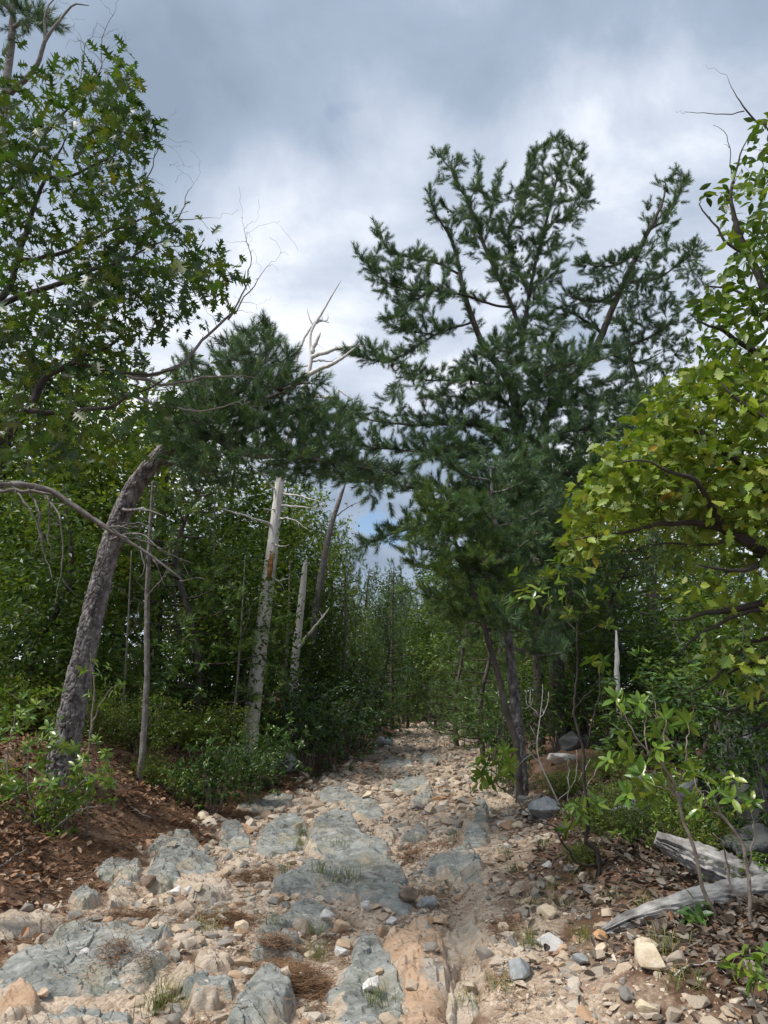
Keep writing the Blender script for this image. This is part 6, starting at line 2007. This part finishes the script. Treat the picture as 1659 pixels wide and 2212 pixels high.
def needle_bed():
    b = MB()
    cx, cy = [], []
    n = 1300
    y = 3.6 + 9 * rng.random(n) ** 1.2
    x = trail_x(y) + rng.uniform(-1.9, 1.3, n)
    k = fbm(x * 1.9 + 7, y * 1.3, 3, 55) > .0
    spots = [np.stack([x[k], y[k], np.full(k.sum(), .012)], -1)]
    y = 6 + 8 * rng.random(900)
    l0 = trail_x(y) - trail_w(y)
    x = l0 + rng.normal(-.15, .35, 900)
    spots.append(np.stack([x, y, np.full(900, .010)], -1))
    for px, py, sx, sy, m in [(590, 2055, 45, 12, 70), (600, 2110, 30, 30, 60), (660, 2150, 25, 35, 60), (640, 2120, 22, 25, 45), (250, 2085, 22, 16, 30), (330, 2100, 14, 14, 20), (880, 1850, 5, 22, 22), (1090, 2010, 14, 10, 14), (480, 1990, 40, 7, 26), (300, 1985, 60, 6, 30), (560, 1900, 60, 10, 25)]:
        q = np.array([gpt(px + rng.normal(0, sx * .55), py + rng.normal(0, sy * .55)) for _ in range(m)])
        spots.append(np.column_stack([q[:, 0], q[:, 1], np.full(m, .022)]))
    S = np.concatenate(spots)
    S = np.repeat(S, 34, 0)
    N = len(S)
    x, y = S[:, 0] + rng.normal(0, .055, N), S[:, 1] + rng.normal(0, .055, N)
    t = slab_tops(x, y)
    on = ~np.isnan(t)
    z = np.where(on, t, height(x, y)) + .004 + rng.random(N) * S[:, 2] * 1.6
    keep = ~on | (rng.random(N) < .25)
    x, y, z = x[keep], y[keep], z[keep]
    N = len(x)
    a = rng.uniform(0, 6.28, N)
    tv = np.array([(-.022, 0, 0), (.022, 0, 0), (.03, 1, .05)])
    scatter(b, tv, np.array([(0, 1, 2)]), np.stack([x, y, z], -1), np.stack([np.cos(a), np.sin(a), rng.normal(0, .18, N)], -1), np.stack([rng.normal(0, .4, N), rng.normal(0, .4, N), np.ones(N)], -1),
            np.stack([np.full(N, .11), rng.uniform(.05, .11, N), np.full(N, .1)], -1))
    tag(obj('fallen_needles', b.mesh('fallen_needles', M['dead_needle'], False)), 'drifts of brown pine needles lying between the rocks', 'needles', None, 'stuff')


needle_bed()


def stick(pts, r, label, mat='stick', lift=.012):
    P = []
    for px, py in pts:
        g_ = gpt(px, py, lift)
        P.append(g_ + [0, 0, lift])
    P = np.array(P)
    ctr = P[0].copy()
    C, rr = resample(P - ctr, np.linspace(r, r * .5, len(P)), .03)
    b = MB()
    tube(b, wiggle(C, .02), rr, 6)
    for k in range(2):
        i = rng.integers(2, max(3, len(C) - 1))
        d = unit(rng.normal(0, 1, 3) * [1, 1, .35])
        tube(b, np.array([C[i], C[i] + d * .05, C[i] + d * .11 + [0, 0, .01]]), [rr[i] * .6, rr[i] * .4, .0012], 4)
    tag(obj('fallen_stick', b.mesh('fallen_stick', M[mat]), None, ctr), label, 'stick', 'fallen sticks')


stick([(73, 1812), (120, 1808), (170, 1780)], .008, 'pale curved stick under the twisted laurel at the left', 'white_stick')
stick([(0, 1873), (30, 1850), (57, 1822)], .007, 'pale stick on the leaf litter at the left edge', 'white_stick')
stick([(10, 1888), (70, 1905), (120, 1925)], .012, 'crooked brown stick at the edge of the left leaf litter')
stick([(120, 1915), (200, 1880), (240, 1862)], .008, 'thin brown stick pointing at the light grey ledge')
stick([(280, 1740), (310, 1760), (330, 1768)], .008, 'short grey stick on the red-brown bank', 'white_stick')
stick([(130, 1950), (160, 1975), (182, 1988)], .006, 'thin dark twig lying on the needle bed at the left')
stick([(724, 1712), (740, 1722), (790, 1716), (812, 1722)], .012, 'wavy stick lying on the wide stepped slab')
stick([(850, 1662), (880, 1660), (905, 1665)], .02, 'dark stick lying across the far cobbles')
stick([(1300, 1885), (1320, 1870), (1345, 1855)], .012, 'bleached stick in the litter right of the sapling', 'white_stick')
stick([(1345, 1905), (1385, 1880), (1420, 1868)], .007, 'thin twig in the litter before the log tip')
stick([(1240, 1965), (1310, 1965), (1350, 1970)], .006, 'straight twig above the tip of the lower limb')
stick([(1100, 1715), (1160, 1700), (1230, 1700)], .006, 'long thin twig beside the low laurel branch')
stick([(380, 1700), (410, 1690), (450, 1688)], .007, 'dark twig under the leafy laurel on the left bank')
stick([(200, 1850), (240, 1832), (300, 1822)], .007, 'brown twig on the dead leaves left of the grey knob')
stick([(1460, 2110), (1500, 2090), (1560, 2080)], .005, 'pale twig in the bottom right leaf litter', 'white_stick')


def grass_proto(seed, n, h, spread):
    r2 = np.random.default_rng(seed)
    b = MB()
    for k in range(n):
        a = r2.uniform(0, 6.28)
        ln = h * r2.uniform(.45, 1.1)
        lean = min(1.3, spread * r2.uniform(.25, 1.25))
        d = np.array([math.cos(a), math.sin(a), 0])
        s_ = np.array([-d[1], d[0], 0]) * .0016
        base = np.array([r2.normal(0, .04), r2.normal(0, .04), 0])
        p1 = base + np.array([0, 0, ln * .55]) + d * ln * lean * .35
        p2 = base + np.array([0, 0, ln * (1 - lean * .45)]) + d * ln * lean
        b.add([base - s_, base + s_, p1 + s_ * .8, p1 - s_ * .8, p2], np.array([(0, 1, 2, 3)]))
        b.f[3].append(np.array([(3, 2, 4)]) + b.n - 5)
        b.mi[3].append(np.zeros(1, int))
    return b.mesh('grass_tuft', M['grass'], False)


TUFT = [grass_proto(1, 46, .16, 1.0), grass_proto(2, 40, .10, 1.2), grass_proto(3, 60, .20, .9)]
for px, py, k, sc, lab in [
        (652, 1812, 2, 1.0, 'tall grass tuft growing in the joint left of the largest slab'), (648, 1835, 0, 1.0, 'grass just below the tall tuft left of the largest slab'), (732, 1850, 1, 1.3, 'small weed tuft on the largest slab'),
        (690, 1905, 2, 1.0, 'grass tuft at the lower edge of the largest slab'), (760, 1918, 2, 1.1, 'broad grass tuft right of centre under the largest slab'), (725, 1925, 0, 1.1, 'grass between the two central slabs'),
        (610, 1905, 0, .9, 'thin grass in front of the grassy slab'), (585, 2005, 1, .9, 'low grass clump on the flat dark slab'), (670, 2020, 0, 1.0, 'grass by the egg-shaped cream stone'), (685, 2075, 2, .9, 'grass beside the needle pile'),
        (345, 2190, 2, 1.3, 'grass blades at the bottom edge left of the steep slab'), (385, 2180, 0, 1.2, 'dark grass mat near the bottom edge'), (815, 2190, 0, 1.1, 'grass on the bottom of the broad slab'), (460, 1985, 1, 1.1, 'green weeds beside the pale cream wedge'),
        (450, 2010, 1, 1.2, 'low weeds below the pale cream wedge'), (985, 1810, 0, .9, 'weed tuft in the cobbles right of the bluish block'), (1095, 1850, 0, 1.0, 'grass right of the grey outcrop'), (1110, 1885, 2, .8, 'yellowish grass by the tan lump'),
        (1175, 1830, 0, .9, 'grass left of the sapling stems'), (1140, 2045, 2, .9, 'dry grass clump above the triangular grey stone'), (1215, 1960, 1, 1.3, 'weeds on the strip right of the trail'), (1260, 2035, 2, .8, 'dry grass at the tip of the log'),
        (1330, 1940, 1, 1.3, 'weeds in the leaf litter above the lower limb'), (1395, 1975, 0, 1.1, 'grass leaning on the lower limb of the log'), (1240, 1900, 1, 1.4, 'green weeds at the foot of the laurel sapling'), (1450, 2060, 0, 1.2, 'grass in the litter below the log'),
        (1090, 2140, 1, 1.1, 'tiny weeds below the triangular grey stone'), (1010, 2190, 1, 1.0, 'dark weeds at the bottom beside the rut'), (860, 1705, 0, .8, 'grass tuft in the cobbles beyond the stepped slab'), (1480, 2130, 1, 1.4, 'weeds in the bottom right litter'),
        (1190, 1920, 0, .9, 'grass in the pebbles left of the sapling foot'), (1150, 1960, 1, 1.2, 'sparse weeds in the pebbly strip')]:
    p = gpt(px, py)
    t = slab_top(p[0], p[1])
    o = obj('grass_tuft', TUFT[k], None, (p[0], p[1], p[2] - .005 if t is None else t - .004))
    o.scale = [sc] * 3
    o.rotation_euler = (0, 0, rng.uniform(0, 6.28))
    tag(o, lab, 'grass', 'grass tufts on the trail')


for k, (px, Y, top, r, lean) in enumerate([(262, 11.0, 1190, .018, 22), (392, 14.5, 1150, .03, -24), (445, 15.0, 1050, .04, 20), (505, 12.8, 1200, .02, 25), (610, 16.0, 1180, .035, 18), (735, 19.0, 1230, .05, 16), (75, 12.5, 1210, .024, -26), (120, 13.0, 1100, .04, 22)]):
    lab = ['slim grey stem just right of the leaning plated trunk', 'slim bare stem left of the bright leafy tree', 'thin trunk in the shade left of the dead trunk', 'thin leaning sapling stem close to the dead trunk', 'thin trunk between the dead trunk and the small snag',
           'dark thin trunk beside the left trail edge', 'slim stem under the hanging dead limb', 'thin trunk behind the hanging dead limb'][k]
    dead_tree('dead_tree', lab, [(px, 1560 if Y < 20 else 1550, Y, r), (px + lean * .4 + 3, 1400, Y, r * .9), (px + lean, top, Y, r * .35)],
              [[(px + lean * .5, 1380, Y, r * .4), (px + lean * .5 + 18, 1350, Y - .2, r * .25), (px + lean * .5 + 30, 1300, Y - .3, .003)], [(px + lean * .7, 1290, Y, r * .4), (px + lean * .7 - 20, 1270, Y - .2, r * .25), (px + lean * .7 - 42, 1265, Y - .3, .003)]], 'bark_grey', n=5, spurs=.4, rings=.06, rough=.002, group='slim trunks in the understorey')
